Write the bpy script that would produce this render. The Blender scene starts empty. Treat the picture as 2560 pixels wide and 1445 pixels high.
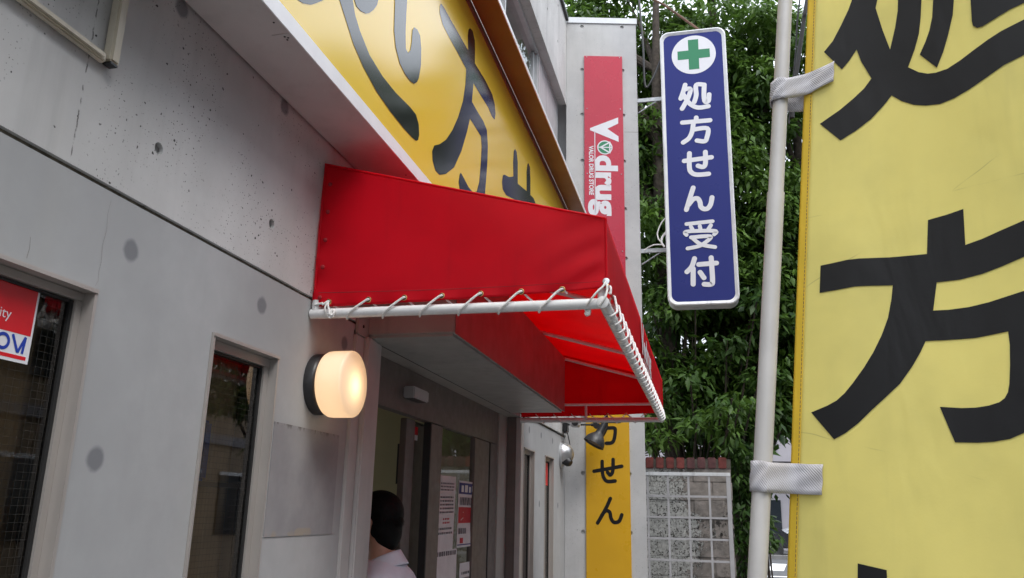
import bpy, bmesh, math, random
import numpy as np
from mathutils import Vector, Matrix
from mathutils.geometry import tessellate_polygon
from mathutils import noise as mnoise
random.seed(7); rng = np.random.default_rng(7)
R = math.radians
scene = bpy.context.scene
col = scene.collection

# ------------------------------------------------------------------ camera
cam_d = bpy.data.cameras.new("camera"); cam = bpy.data.objects.new("camera", cam_d); col.objects.link(cam)
cam_d.sensor_width = 36.0; cam_d.lens = 36.0 * 2031.85 / 2560.0
cam_d.clip_start = 0.05; cam_d.clip_end = 600
yaw, pitch, roll = 0.23537756, 0.26771222, 0.02154778
fw = Vector((-math.sin(yaw) * math.cos(pitch), math.cos(yaw) * math.cos(pitch), math.sin(pitch)))
rt = Vector((math.cos(yaw), math.sin(yaw), 0)); up = rt.cross(fw)
r2 = rt * math.cos(roll) + up * math.sin(roll); u2 = -rt * math.sin(roll) + up * math.cos(roll)
m = Matrix((r2, u2, -fw)).transposed().to_4x4(); m.translation = (1.4, 0, 1.55)
cam.matrix_world = m
scene.camera = cam

# ------------------------------------------------------------------ sky, sun, exposure
SUN_EL, SUN_AZ = 58.0, 130.0       # degrees; azimuth clockwise from +y
world = bpy.data.worlds.new("World"); scene.world = world; world.use_nodes = True
wn = world.node_tree.nodes; wl = world.node_tree.links
bg = wn["Background"]
sky = wn.new("ShaderNodeTexSky"); sky.sky_type = 'NISHITA'; sky.sun_disc = False
sky.sun_elevation = R(SUN_EL); sky.sun_rotation = R(SUN_AZ); sky.air_density = 1.0; sky.dust_density = 6.0; sky.ozone_density = 1.0
# thick even cloud: most of the blue is greyed out
mixs = wn.new("ShaderNodeMix"); mixs.data_type = 'RGBA'; mixs.inputs[0].default_value = 0.86
wl.new(sky.outputs[0], mixs.inputs[6]); mixs.inputs[7].default_value = (9.9, 10.6, 11.6, 1)
# an overcast sky is about three times as bright overhead as at the horizon
wtc = wn.new("ShaderNodeTexCoord"); wsp = wn.new("ShaderNodeSeparateXYZ"); wl.new(wtc.outputs["Generated"], wsp.inputs[0])
wmr = wn.new("ShaderNodeMapRange"); wmr.inputs[1].default_value = 0.0; wmr.inputs[2].default_value = 1.0; wmr.inputs[3].default_value = 0.50; wmr.inputs[4].default_value = 1.5
wl.new(wsp.outputs[2], wmr.inputs[0]); wsc = wn.new("ShaderNodeVectorMath"); wsc.operation = 'SCALE'
wl.new(mixs.outputs[2], wsc.inputs[0]); wl.new(wmr.outputs[0], wsc.inputs[3]); wl.new(wsc.outputs[0], bg.inputs[0]); bg.inputs[1].default_value = 0.14
sun_d = bpy.data.lights.new("sun", 'SUN'); sun = bpy.data.objects.new("sun", sun_d); col.objects.link(sun)
sun_d.energy = 1.15; sun_d.angle = R(25); sun_d.color = (1.0, 0.97, 0.93)
sd = Vector((math.sin(R(SUN_AZ)) * math.cos(R(SUN_EL)), math.cos(R(SUN_AZ)) * math.cos(R(SUN_EL)), math.sin(R(SUN_EL))))
sun.rotation_euler = (-sd).to_track_quat('-Z', 'Y').to_euler()
scene.view_settings.view_transform = 'Standard'; scene.view_settings.look = 'None'
scene.view_settings.exposure = 0.57; scene.view_settings.gamma = 1.0
scene.view_settings.use_curve_mapping = False
scene.render.engine = 'CYCLES'
scene.cycles.max_bounces = 10; scene.cycles.transparent_max_bounces = 24
scene.cycles.diffuse_bounces = 5; scene.cycles.glossy_bounces = 4

# ------------------------------------------------------------------ materials
class NT:
    def __init__(s, name):
        s.m = bpy.data.materials.new(name); s.m.use_nodes = True
        s.n = s.m.node_tree.nodes; s.l = s.m.node_tree.links
        s.b = s.n["Principled BSDF"]; s.out = s.n["Material Output"]
    def add(s, t, **kw):
        n = s.n.new(t)
        for k, v in kw.items(): setattr(n, k, v)
        return n
    def pos(s):
        return s.add("ShaderNodeNewGeometry").outputs["Position"]
    def obj(s):
        return s.add("ShaderNodeTexCoord").outputs["Object"]
    def mapv(s, src, scale=(1, 1, 1), rot=(0, 0, 0)):
        mp = s.add("ShaderNodeMapping"); mp.inputs["Scale"].default_value = scale; mp.inputs["Rotation"].default_value = rot
        s.l.new(src, mp.inputs[0]); return mp.outputs[0]
    def noise(s, src, scale, detail=4, rough=0.55, dist=0.0):
        n = s.add("ShaderNodeTexNoise"); n.inputs["Scale"].default_value = scale; n.inputs["Detail"].default_value = detail
        n.inputs["Roughness"].default_value = rough; n.inputs["Distortion"].default_value = dist
        s.l.new(src, n.inputs["Vector"]); return n.outputs[0]
    def voro(s, src, scale, rand=1.0):
        n = s.add("ShaderNodeTexVoronoi"); n.inputs["Scale"].default_value = scale; n.inputs["Randomness"].default_value = rand
        s.l.new(src, n.inputs["Vector"]); return n
    def ramp(s, src, a, b, va=0.0, vb=1.0):
        n = s.add("ShaderNodeMapRange"); n.interpolation_type = 'SMOOTHSTEP'
        n.inputs[1].default_value = a; n.inputs[2].default_value = b; n.inputs[3].default_value = va; n.inputs[4].default_value = vb
        s.l.new(src, n.inputs[0]); return n.outputs[0]
    def math(s, op, a, b=None):
        n = s.add("ShaderNodeMath", operation=op)
        for i, v in enumerate((a, b)):
            if v is None: continue
            if isinstance(v, (int, float)): n.inputs[i].default_value = v
            else: s.l.new(v, n.inputs[i])
        return n.outputs[0]
    def mix(s, fac, a, b, blend='MIX'):
        n = s.add("ShaderNodeMix", data_type='RGBA', blend_type=blend)
        for i, v in ((0, fac), (6, a), (7, b)):
            if isinstance(v, (int, float)): n.inputs[i].default_value = v
            elif isinstance(v, tuple): n.inputs[i].default_value = (*v, 1) if len(v) == 3 else v
            else: s.l.new(v, n.inputs[i])
        return n.outputs[2]
    def bump(s, h, strength=0.3, dist=0.01):
        n = s.add("ShaderNodeBump"); n.inputs["Strength"].default_value = strength; n.inputs["Distance"].default_value = dist
        s.l.new(h, n.inputs["Height"]); s.l.new(n.outputs[0], s.b.inputs["Normal"]); return n
    def color(s, c):
        if isinstance(c, tuple): s.b.inputs["Base Color"].default_value = (*c, 1)
        else: s.l.new(c, s.b.inputs["Base Color"])
    def rough(s, r):
        if isinstance(r, (int, float)): s.b.inputs["Roughness"].default_value = r
        else: s.l.new(r, s.b.inputs["Roughness"])

def plain(name, c, rough=0.5, metal=0.0, var=0.10, scale=9.0, spec=0.5, coat=0.0, bump=0.0, dirt=0.0):
    t = NT(name); p = t.pos()
    n = t.noise(p, scale, 5); f = t.ramp(n, 0.3, 0.7)
    a = tuple(x * (1 - var) for x in c); b = tuple(min(1, x * (1 + var)) for x in c)
    cc = t.mix(f, a, b)
    if dirt:
        st = t.noise(t.mapv(p, (14, 14, 1.6)), 1.0, 4); cc = t.mix(t.math('MULTIPLY', t.ramp(st, 0.5, 0.75), dirt), cc, (0.10, 0.085, 0.07))
    t.color(cc)
    t.rough(t.ramp(t.noise(p, scale * 2.3, 3), 0.2, 0.8, max(0.02, rough - 0.07), min(1, rough + 0.07)))
    t.b.inputs["Metallic"].default_value = metal; t.b.inputs["Specular IOR Level"].default_value = spec
    t.b.inputs["Coat Weight"].default_value = coat; t.b.inputs["Coat Roughness"].default_value = 0.08
    if bump: t.bump(t.noise(p, scale * 12, 3), bump, 0.004)
    return t.m

def concrete(name, c, pits=1.0, spots=(), stain=0.0, spot_r=0.027, plane='yz'):
    t = NT(name); p = t.pos()
    big = t.ramp(t.noise(p, 1.6, 5, 0.6), 0.3, 0.72); mid = t.ramp(t.noise(p, 9, 5, 0.65), 0.25, 0.75)
    cc = t.mix(big, tuple(x * 0.86 for x in c), tuple(x * 1.08 for x in c))
    cc = t.mix(t.math('MULTIPLY', mid, 0.35), cc, tuple(x * 0.80 for x in c))
    warm = t.ramp(t.noise(t.mapv(p, (1, 2.2, 0.5)), 1.4, 3), 0.5, 0.75)
    cc = t.mix(t.math('MULTIPLY', warm, 0.22), cc, (c[0] * 1.0, c[1] * 0.97, c[2] * 0.86))
    h = t.math('MULTIPLY', t.noise(p, 60, 4), 0.06)
    if pits:
        dens = t.ramp(t.noise(p, 3.1, 3), 0.38, 0.60)
        wob = t.add("ShaderNodeVectorMath", operation='ADD'); nz = t.add("ShaderNodeTexNoise"); nz.inputs["Scale"].default_value = 70
        t.l.new(p, nz.inputs["Vector"]); sc = t.add("ShaderNodeVectorMath", operation='SCALE'); sc.inputs[3].default_value = 0.012
        t.l.new(nz.outputs[1], sc.inputs[0]); t.l.new(p, wob.inputs[0]); t.l.new(sc.outputs[0], wob.inputs[1])
        tot = None
        for k, (s_, r0, keep) in enumerate(((15, 0.07, 0.72), (36, 0.12, 0.66), (85, 0.17, 0.56))):
            sp2 = t.add("ShaderNodeSeparateXYZ"); t.l.new(wob.outputs[0], sp2.inputs[0]); cb2 = t.add("ShaderNodeCombineXYZ")
            t.l.new(sp2.outputs[1 if plane == 'yz' else 0], cb2.inputs[0]); t.l.new(sp2.outputs[2], cb2.inputs[1])
            v = t.voro(cb2.outputs[0], s_); v.voronoi_dimensions = '2D'; sep = t.add("ShaderNodeSeparateColor"); t.l.new(v.outputs["Color"], sep.inputs[0])
            kk = t.ramp(sep.outputs[0], keep, keep + 0.02); rr = t.math('MULTIPLY', sep.outputs[1], r0)
            spot = t.math('LESS_THAN', v.outputs["Distance"], rr)
            sm = t.math('MULTIPLY', spot, kk)
            if k: sm = t.math('MULTIPLY', sm, dens)
            tot = sm if tot is None else t.math('MAXIMUM', tot, sm)
        tot = t.math('MULTIPLY', tot, pits)
        cc = t.mix(t.math('MULTIPLY', tot, 0.9), cc, (0.02, 0.019, 0.017))
        h = t.math('SUBTRACT', h, t.math('MULTIPLY', tot, 0.5))
    if stain:
        st = t.ramp(t.noise(t.mapv(p, (7, 7, 0.7)), 1.0, 5, 0.6), 0.48, 0.74)
        cc = t.mix(t.math('MULTIPLY', st, stain), cc, tuple(x * 0.55 for x in c))
    for (y, z) in spots:
        vd = t.add("ShaderNodeVectorMath", operation='DISTANCE'); t.l.new(p, vd.inputs[0]); vd.inputs[1].default_value = (0, y, z)
        nn = t.math('MULTIPLY', t.math('SUBTRACT', t.noise(p, 30, 2), 0.5), 0.012)
        f = t.ramp(t.math('ADD', vd.outputs["Value"], nn), spot_r * 0.75, spot_r * 1.3, 0.75, 0.0)
        cc = t.mix(f, cc, (0.13, 0.135, 0.15))
    t.color(cc); t.rough(0.78); t.b.inputs["Specular IOR Level"].default_value = 0.3
    t.bump(h, 0.5, 0.006)
    return t, cc

def thin_glass(name, tint=(0.75, 0.8, 0.78), rough=0.015, extra=0.0):
    t = NT(name)
    tr = t.add("ShaderNodeBsdfTransparent"); tr.inputs[0].default_value = (*tint, 1)
    gl = t.add("ShaderNodeBsdfGlossy"); gl.inputs["Roughness"].default_value = rough; gl.inputs[0].default_value = (1, 1, 1, 1)
    fr = t.add("ShaderNodeFresnel"); fr.inputs[0].default_value = 1.65
    fac = t.math('MINIMUM', t.math('ADD', fr.outputs[0], extra), 1.0)
    mx = t.add("ShaderNodeMixShader"); t.l.new(fac, mx.inputs[0]); t.l.new(tr.outputs[0], mx.inputs[1]); t.l.new(gl.outputs[0], mx.inputs[2])
    t.l.new(mx.outputs[0], t.out.inputs[0]); t.n.remove(t.b)
    return t.m

def canvas_mat(name, c):
    t = NT(name); p = t.pos()
    n = t.ramp(t.noise(p, 2.5, 4), 0.3, 0.7)
    cc = t.mix(n, tuple(x * 0.88 for x in c), tuple(x * 1.06 for x in c))
    gr = t.ramp(t.noise(t.mapv(p, (9, 9, 1.2)), 1.0, 5, 0.65), 0.52, 0.78); cc = t.mix(t.math('MULTIPLY', gr, 0.22), cc, (0.20, 0.012, 0.018)); t.color(cc)
    t.rough(0.40); t.b.inputs["Specular IOR Level"].default_value = 0.22
    w = t.add("ShaderNodeTexWave"); w.inputs["Scale"].default_value = 260; t.l.new(p, w.inputs[0])
    t.bump(t.math('ADD', t.math('MULTIPLY', w.outputs[0], 0.02), t.math('MULTIPLY', t.noise(p, 7, 3), 0.5)), 0.12, 0.02)
    tl = t.add("ShaderNodeBsdfTranslucent"); t.l.new(t.mix(0.5, cc, (0.95, 0.02, 0.03)), tl.inputs[0])
    mx = t.add("ShaderNodeMixShader"); mx.inputs[0].default_value = 0.5
    t.l.new(t.b.outputs[0], mx.inputs[1]); t.l.new(tl.outputs[0], mx.inputs[2]); t.l.new(mx.outputs[0], t.out.inputs[0])
    return t.m

def banner_cloth(name, c, rough=0.62, transl=0.25, blot=0.3, crease=True):
    t = NT(name); p = t.pos()
    n = t.ramp(t.noise(p, 5.5, 4), 0.35, 0.7); st = t.ramp(t.noise(t.mapv(p, (16, 16, 2.2)), 1.0, 4), 0.52, 0.75)
    cc = t.mix(n, c, tuple(x * 0.88 for x in c)); cc = t.mix(t.math('MULTIPLY', st, blot), cc, tuple(x * 0.62 for x in c))
    if crease:
        for (ax, s0, off) in ((2, 0.0, 1.98), (2, 0.35, 1.64), (2, -0.6, 1.9)):
            sep = t.add("ShaderNodeSeparateXYZ"); t.l.new(p, sep.inputs[0])
            d = t.math('SUBTRACT', t.math('ADD', sep.outputs[2], t.math('MULTIPLY', t.math('SUBTRACT', sep.outputs[0], 1.6), s0)), off)
            d = t.math('ABSOLUTE', t.math('ADD', d, t.math('MULTIPLY', t.math('SUBTRACT', t.noise(p, 9, 2), 0.5), 0.02)))
            ln = t.math('MULTIPLY', t.ramp(d, 0.0003, 0.0012, 1, 0), t.ramp(t.noise(p, 11, 2), 0.45, 0.6))
            cc = t.mix(t.math('MULTIPLY', ln, 0.35), cc, tuple(x * 0.35 for x in c))
    t.color(cc); t.rough(rough); t.b.inputs['Specular IOR Level'].default_value = 0.5 if transl else 0.28
    wv = t.add("ShaderNodeTexWave"); wv.inputs["Scale"].default_value = 420; t.l.new(p, wv.inputs[0])
    t.bump(t.math('ADD', t.math('MULTIPLY', wv.outputs[0], 0.05), t.math('MULTIPLY', t.noise(p, 320, 2), 0.2)), 0.25, 0.002)
    bp2 = t.add('ShaderNodeBump'); bp2.inputs['Strength'].default_value = 0.16; bp2.inputs['Distance'].default_value = 0.03
    t.l.new(t.noise(t.mapv(p, (9, 9, 3.5)), 1.0, 3, 0.5, 0.6), bp2.inputs['Height']); old = t.b.inputs['Normal'].links[0].from_node; t.l.new(bp2.outputs[0], old.inputs['Normal'])
    if transl:
        tl = t.add("ShaderNodeBsdfTranslucent"); t.l.new(cc, tl.inputs[0])
        mx = t.add("ShaderNodeMixShader"); mx.inputs[0].default_value = transl
        t.l.new(t.b.outputs[0], mx.inputs[1]); t.l.new(tl.outputs[0], mx.inputs[2]); t.l.new(mx.outputs[0], t.out.inputs[0])
    return t.m

def leaf_mat(name, dark, light):
    t = NT(name); at = t.add("ShaderNodeAttribute"); at.attribute_name = "rnd"
    cc = t.mix(at.outputs["Fac"], dark, light); t.color(cc); t.rough(0.5); t.b.inputs["Specular IOR Level"].default_value = 0.3
    tl = t.add("ShaderNodeBsdfTranslucent"); t.l.new(t.mix(0.4, cc, tuple(min(1, x * 1.7) for x in light)), tl.inputs[0])
    mx = t.add("ShaderNodeMixShader"); mx.inputs[0].default_value = 0.28
    t.l.new(t.b.outputs[0], mx.inputs[1]); t.l.new(tl.outputs[0], mx.inputs[2]); t.l.new(mx.outputs[0], t.out.inputs[0])
    return t.m

def gloss(name, c, rough):
    t = NT(name); p = t.pos()
    t.color(t.mix(t.ramp(t.noise(p, 0.8, 2), 0.3, 0.7), c, tuple(x * 0.95 for x in c)))
    t.rough(rough); t.b.inputs["IOR"].default_value = 1.75; t.b.inputs["Specular IOR Level"].default_value = 0.5
    return t.m
M = {}
t, cc = concrete('bare_concrete', (0.56, 0.557, 0.55), 1.0, spots=[(1.743, 2.911), (2.34, 2.911)], stain=0.38)
# leaking pour joint: broken dark line running down the upper wall
p = t.pos(); sep = t.add("ShaderNodeSeparateXYZ"); t.l.new(p, sep.inputs[0])
dj = t.math('ABSOLUTE', t.math('ADD', t.math('SUBTRACT', sep.outputs[1], 1.447), t.math('MULTIPLY', t.math('SUBTRACT', t.noise(p, 45, 4), 0.5), 0.012)))
jl = t.math('MULTIPLY', t.ramp(dj, 0.0006, 0.0035, 1, 0), t.ramp(t.noise(p, 34, 4), 0.40, 0.56))
jl = t.math('MULTIPLY', jl, t.ramp(sep.outputs[2], 2.31, 2.33))
t.color(t.mix(t.math('MULTIPLY', jl, 0.8), cc, (0.05, 0.045, 0.04))); M['upper'] = t.m
t, cc = concrete('painted_concrete', (0.40, 0.405, 0.41), 0.0, spots=[(1.688, 2.169), (2.327, 2.186), (1.674, 1.65), (2.97, 2.19), (6.55, 2.20), (7.05, 2.20), (7.6, 2.20), (7.0, 1.62), (7.9, 1.62)], stain=0.10)
M['lower'] = t.m
t, cc = concrete('side_concrete', (0.50, 0.50, 0.50), 0.5, stain=0.22, plane='xz'); M['side'] = t.m
M['groove'] = plain('groove_dirt', (0.13, 0.12, 0.09), 0.9, scale=40, var=0.4)
M['plug'] = plain('tie_plug_mortar', (0.34, 0.345, 0.34), 0.85, scale=40, var=0.2)
M['alu'] = plain('bronze_grey_aluminium', (0.40, 0.37, 0.345), 0.42, 0.25, var=0.04, scale=4, dirt=0.08)
M['alu_d'] = plain('dark_bronze_aluminium', (0.15, 0.122, 0.112), 0.45, 0.25, var=0.08)
M['silver'] = plain('silver_aluminium', (0.50, 0.51, 0.52), 0.38, 0.4, var=0.05)
M['post'] = plain('pale_door_post_aluminium', (0.50, 0.475, 0.465), 0.42, 0.2, var=0.04, dirt=0.08)
M['lattice'] = plain('grey_white_lattice_paint', (0.44, 0.43, 0.44), 0.5, var=0.06, dirt=0.2)
M['dome'] = plain('satin_silver_dome', (0.58, 0.58, 0.58), 0.34, 0.85, var=0.03)
M['rubber'] = plain('black_rubber', (0.015, 0.015, 0.015), 0.6)
M['glass'] = thin_glass('window_glass', (0.84, 0.87, 0.84))
M['glass_door'] = thin_glass('door_glass', (0.78, 0.8, 0.78))
M['glass_up'] = thin_glass('upper_window_glass', (0.5, 0.55, 0.56), extra=0.12)
M['wire'] = plain('wire_in_glass', (0.045, 0.043, 0.038), 0.6, 0.2)
M['beige'] = plain('beige_plastic_duct', (0.55, 0.50, 0.40), 0.5, var=0.07, dirt=0.35)
M['white_metal'] = plain('white_painted_metal', (0.80, 0.80, 0.82), 0.35, var=0.03, dirt=0.06)
M['soffit'] = plain('off_white_soffit_panel', (0.55, 0.53, 0.52), 0.45, var=0.06, scale=3, dirt=0.10)
M['canopy'] = plain('pale_grey_canopy_steel', (0.33, 0.325, 0.31), 0.38, var=0.08, scale=5, dirt=0.25)
M['yface'] = gloss('glossy_yellow_sign_face', (0.86, 0.60, 0.045), 0.15)
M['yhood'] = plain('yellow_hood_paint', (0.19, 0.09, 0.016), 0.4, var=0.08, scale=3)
M['black_gloss'] = gloss('glossy_black_letter_film', (0.008, 0.008, 0.009), 0.13)
M['red'] = canvas_mat('red_vinyl_canvas', (0.72, 0.006, 0.022))
M['seam'] = plain('dark_red_seam_thread', (0.30, 0.006, 0.012), 0.7)
M['pipe'] = plain('white_enamelled_pipe', (0.72, 0.72, 0.72), 0.28, var=0.02, scale=6, spec=0.6)
M['rope'] = plain('white_cotton_rope', (0.80, 0.79, 0.77), 0.85, var=0.10, scale=120, bump=0.5)
M['brass'] = plain('brass_eyelet', (0.55, 0.36, 0.14), 0.3, 0.9)
M['chrome'] = plain('chrome', (0.65, 0.65, 0.66), 0.16, 1.0)
M['black'] = plain('black_paint', (0.018, 0.018, 0.02), 0.42)
M['blackfilm'] = plain('black_character_film', (0.008, 0.008, 0.009), 0.5, spec=0.2)
M['fascia'] = plain('red_light_tinted_fascia_steel', (0.36, 0.10, 0.105), 0.45, var=0.10, scale=4, dirt=0.2)  # grey steel with red light from the awning put into its colour
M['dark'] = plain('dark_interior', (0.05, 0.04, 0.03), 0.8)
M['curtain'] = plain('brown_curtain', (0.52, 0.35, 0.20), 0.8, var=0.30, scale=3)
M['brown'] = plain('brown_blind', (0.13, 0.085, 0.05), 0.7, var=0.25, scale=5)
M['olive'] = plain('interior_yellow_wall', (0.56, 0.50, 0.31), 0.8, var=0.06, scale=2)
M['paper'] = plain('white_paper', (0.72, 0.71, 0.73), 0.75, var=0.05, scale=12)
M['ink'] = plain('grey_ink', (0.16, 0.15, 0.17), 0.8, var=0.3, scale=60)
M['inkred'] = plain('red_ink', (0.52, 0.02, 0.035), 0.7)
M['inkblue'] = plain('blue_ink', (0.04, 0.05, 0.22), 0.7)
M['inkgreen'] = plain('green_ink', (0.16, 0.36, 0.20), 0.7)
M['sred'] = plain('red_sign_film', (0.46, 0.008, 0.036), 0.27, var=0.03, scale=2)
M['wfilm'] = plain('white_sign_film', (0.70, 0.70, 0.73), 0.35, var=0.02)
M['ylow'] = plain('ochre_yellow_sign_film', (0.60, 0.33, 0.010), 0.3, var=0.05, scale=2)
M['bblue'] = plain('blue_sign_acrylic', (0.017, 0.025, 0.175), 0.32, var=0.02, scale=1.5, spec=0.22)
M['green'] = plain('green_cross_film', (0.006, 0.19, 0.075), 0.35, var=0.03)
M['case'] = plain('white_sign_case', (0.70, 0.71, 0.72), 0.4, var=0.06, dirt=0.3)
M['steel'] = plain('galvanised_steel', (0.42, 0.43, 0.44), 0.45, 0.6, var=0.15, scale=20, dirt=0.25)
M['lip'] = plain('brown_lip_metal', (0.17, 0.075, 0.06), 0.5, var=0.08)
M['rust'] = plain('rusty_rod', (0.14, 0.075, 0.05), 0.8, var=0.35, scale=30)
M['ban'] = banner_cloth('yellow_banner_cloth', (0.92, 0.82, 0.26), blot=0.24)
M['hem'] = banner_cloth('deep_yellow_hem', (0.86, 0.60, 0.045), blot=0.35, crease=False)
M['banblack'] = banner_cloth('black_banner_print', (0.011, 0.011, 0.012), rough=0.55, transl=0.0, blot=0.2, crease=False)
M['pole'] = plain('white_plastic_pole', (0.55, 0.53, 0.51), 0.42, var=0.06, scale=14, dirt=0.40)
M['brick'] = plain('red_brick', (0.17, 0.040, 0.033), 0.85, var=0.35, scale=14, bump=0.6)
M['brick2'] = plain('purple_brown_brick', (0.11, 0.045, 0.045), 0.85, var=0.35, scale=14, bump=0.6)
M['mortar'] = plain('dark_mortar', (0.085, 0.075, 0.06), 0.9, var=0.3, scale=30, bump=0.5)
M['joint'] = plain('grey_block_joint', (0.17, 0.16, 0.14), 0.9, var=0.3, scale=30, bump=0.5)
M['bark'] = plain('dark_bark', (0.055, 0.042, 0.032), 0.9, var=0.4, scale=18, bump=0.9)
M['leaf'] = leaf_mat('evergreen_leaf', (0.010, 0.036, 0.006), (0.115, 0.21, 0.032))
M['leaf3'] = leaf_mat('painted_shade_leaf', (0.010, 0.035, 0.007), (0.065, 0.13, 0.022))  # evergreen leaf with the shade under the crowns put into its colour
M['leaf2'] = leaf_mat('young_leaf', (0.016, 0.05, 0.008), (0.11, 0.20, 0.032))
M['asphalt'] = plain('asphalt', (0.06, 0.06, 0.062), 0.85, var=0.2, scale=3, bump=0.5)
M['paving'] = plain('pavement_concrete', (0.17, 0.165, 0.16), 0.85, var=0.12, scale=3, bump=0.3)
M['roadpaint'] = plain('white_road_paint', (0.72, 0.72, 0.70), 0.7, var=0.08, scale=8)
M['soil'] = plain('garden_soil', (0.07, 0.05, 0.035), 0.95, var=0.35, scale=6, bump=0.8)
M['skin'] = plain('skin', (0.50, 0.27, 0.19), 0.5, var=0.06, scale=30)
M['hair'] = plain('black_hair', (0.0035, 0.0033, 0.0035), 0.6, var=0.3, scale=80, spec=0.15, bump=0.3)
M['coat'] = plain('white_coat_cotton', (0.70, 0.71, 0.80), 0.8, var=0.05, scale=10, bump=0.2)
M['trousers'] = plain('dark_trousers', (0.03, 0.03, 0.04), 0.8)
M['far'] = plain('pale_plaster', (0.33, 0.31, 0.33), 0.85, var=0.06, scale=1)
M['greyblock'] = plain('dark_grey_render', (0.17, 0.17, 0.175), 0.85, var=0.10, scale=1)
M['tan'] = plain('tan_plaster', (0.36, 0.27, 0.19), 0.85, var=0.10, scale=1)
M['carwhite'] = plain('white_car_paint', (0.70, 0.72, 0.74), 0.2, coat=0.6)
M['carblack'] = plain('black_car_paint', (0.02, 0.02, 0.024), 0.2, coat=0.6)
M['carglass'] = plain('dark_car_glass', (0.02, 0.025, 0.03), 0.06)
M['mint'] = plain('mint_green_panel', (0.22, 0.55, 0.42), 0.4)
M['blueplastic'] = plain('blue_plastic', (0.03, 0.10, 0.45), 0.4)
M['stickerred'] = plain('red_sticker_film', (0.62, 0.012, 0.02), 0.35)
M['stickerblue'] = plain('blue_sticker_ink', (0.012, 0.045, 0.34), 0.35)

# peeled white paint over grey block
t = NT('peeling_white_block'); p = t.pos()
n1 = t.noise(p, 1.7, 4); n2 = t.noise(p, 26, 6, 0.7); n3 = t.ramp(t.noise(t.mapv(p, (15, 15, 9)), 1.0, 6, 0.75), 0.49, 0.53)
sepx = t.add('ShaderNodeSeparateXYZ'); t.l.new(p, sepx.inputs[0]); bias = t.math('MULTIPLY', t.math('SUBTRACT', 1.16, sepx.outputs[0]), 0.30)
msk = t.ramp(t.math('ADD', t.math('ADD', bias, -0.02), t.math('ADD', t.math('MULTIPLY', n1, 0.65), t.math('MULTIPLY', n2, 0.45))), 0.485, 0.52)
grey = t.mix(t.ramp(t.noise(p, 7, 5), 0.3, 0.7), (0.36, 0.32, 0.29), (0.22, 0.20, 0.18))
grey = t.mix(t.math('MULTIPLY', n3, t.ramp(n1, 0.42, 0.55)), grey, (0.018, 0.017, 0.014))
wht = t.mix(t.ramp(t.noise(p, 20, 5), 0.35, 0.65), (0.54, 0.54, 0.51), (0.36, 0.36, 0.34))
spk = t.ramp(t.noise(p, 48, 4, 0.7), 0.55, 0.59); wht = t.mix(spk, wht, (0.05, 0.047, 0.04))
t.color(t.mix(msk, grey, wht)); t.rough(0.9); t.bump(t.math('ADD', t.math('MULTIPLY', msk, 0.4), t.math('MULTIPLY', n2, 0.6)), 0.8, 0.015); M['block'] = t.m
# opal lamp glass, lit from inside by the bulb
t = NT('opal_glass'); t.color((0.80, 0.76, 0.70)); t.rough(0.28); t.b.inputs["Specular IOR Level"].default_value = 0.4
tl = t.add("ShaderNodeBsdfTranslucent"); tl.inputs[0].default_value = (0.95, 0.84, 0.70, 1)
mx = t.add("ShaderNodeMixShader"); mx.inputs[0].default_value = 0.55
t.l.new(t.b.outputs[0], mx.inputs[1]); t.l.new(tl.outputs[0], mx.inputs[2]); t.l.new(mx.outputs[0], t.out.inputs[0]); M['opal'] = t.m
LAMP_W = 0.48
# herringbone webbing of the straps
t = NT('white_webbing'); p = t.pos(); w1 = t.add("ShaderNodeTexWave"); w1.inputs["Scale"].default_value = 120; w1.inputs["Distortion"].default_value = 1.5
t.l.new(t.mapv(p, (1, 1, 1), (0, R(35), 0)), w1.inputs[0])
dn = t.ramp(t.noise(p, 28, 4), 0.42, 0.66)
c0 = t.mix(t.math('MULTIPLY', w1.outputs[0], 0.35), (0.56, 0.55, 0.58), (0.36, 0.35, 0.37)); t.color(t.mix(t.math('MULTIPLY', dn, 0.35), c0, (0.40, 0.35, 0.31)))
t.rough(0.8); t.bump(w1.outputs[0], 0.4, 0.002); M['web'] = t.m
# grey patch left on the wall by an old notice
t = NT('glue_residue'); p = t.pos(); sep = t.add("ShaderNodeSeparateXYZ"); t.l.new(p, sep.inputs[0])
cc = t.mix(t.ramp(t.noise(p, 5, 4), 0.3, 0.7), (0.245, 0.24, 0.25), (0.32, 0.315, 0.32))
edge = t.math('MULTIPLY', t.ramp(sep.outputs[2], 1.805, 1.825), t.ramp(t.noise(t.mapv(p, (1, 60, 20)), 1.0, 4), 0.5, 0.62))
cc = t.mix(t.math('MULTIPLY', edge, 0.7), cc, (0.07, 0.06, 0.055))
e2 = t.math('MULTIPLY', t.ramp(sep.outputs[2], 1.485, 1.475), t.ramp(t.noise(p, 9, 3), 0.46, 0.56)); cc = t.mix(t.math('MULTIPLY', e2, 0.8), cc, (0.33, 0.28, 0.22))
t.color(cc); t.rough(0.7); M['residue'] = t.m

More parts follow.
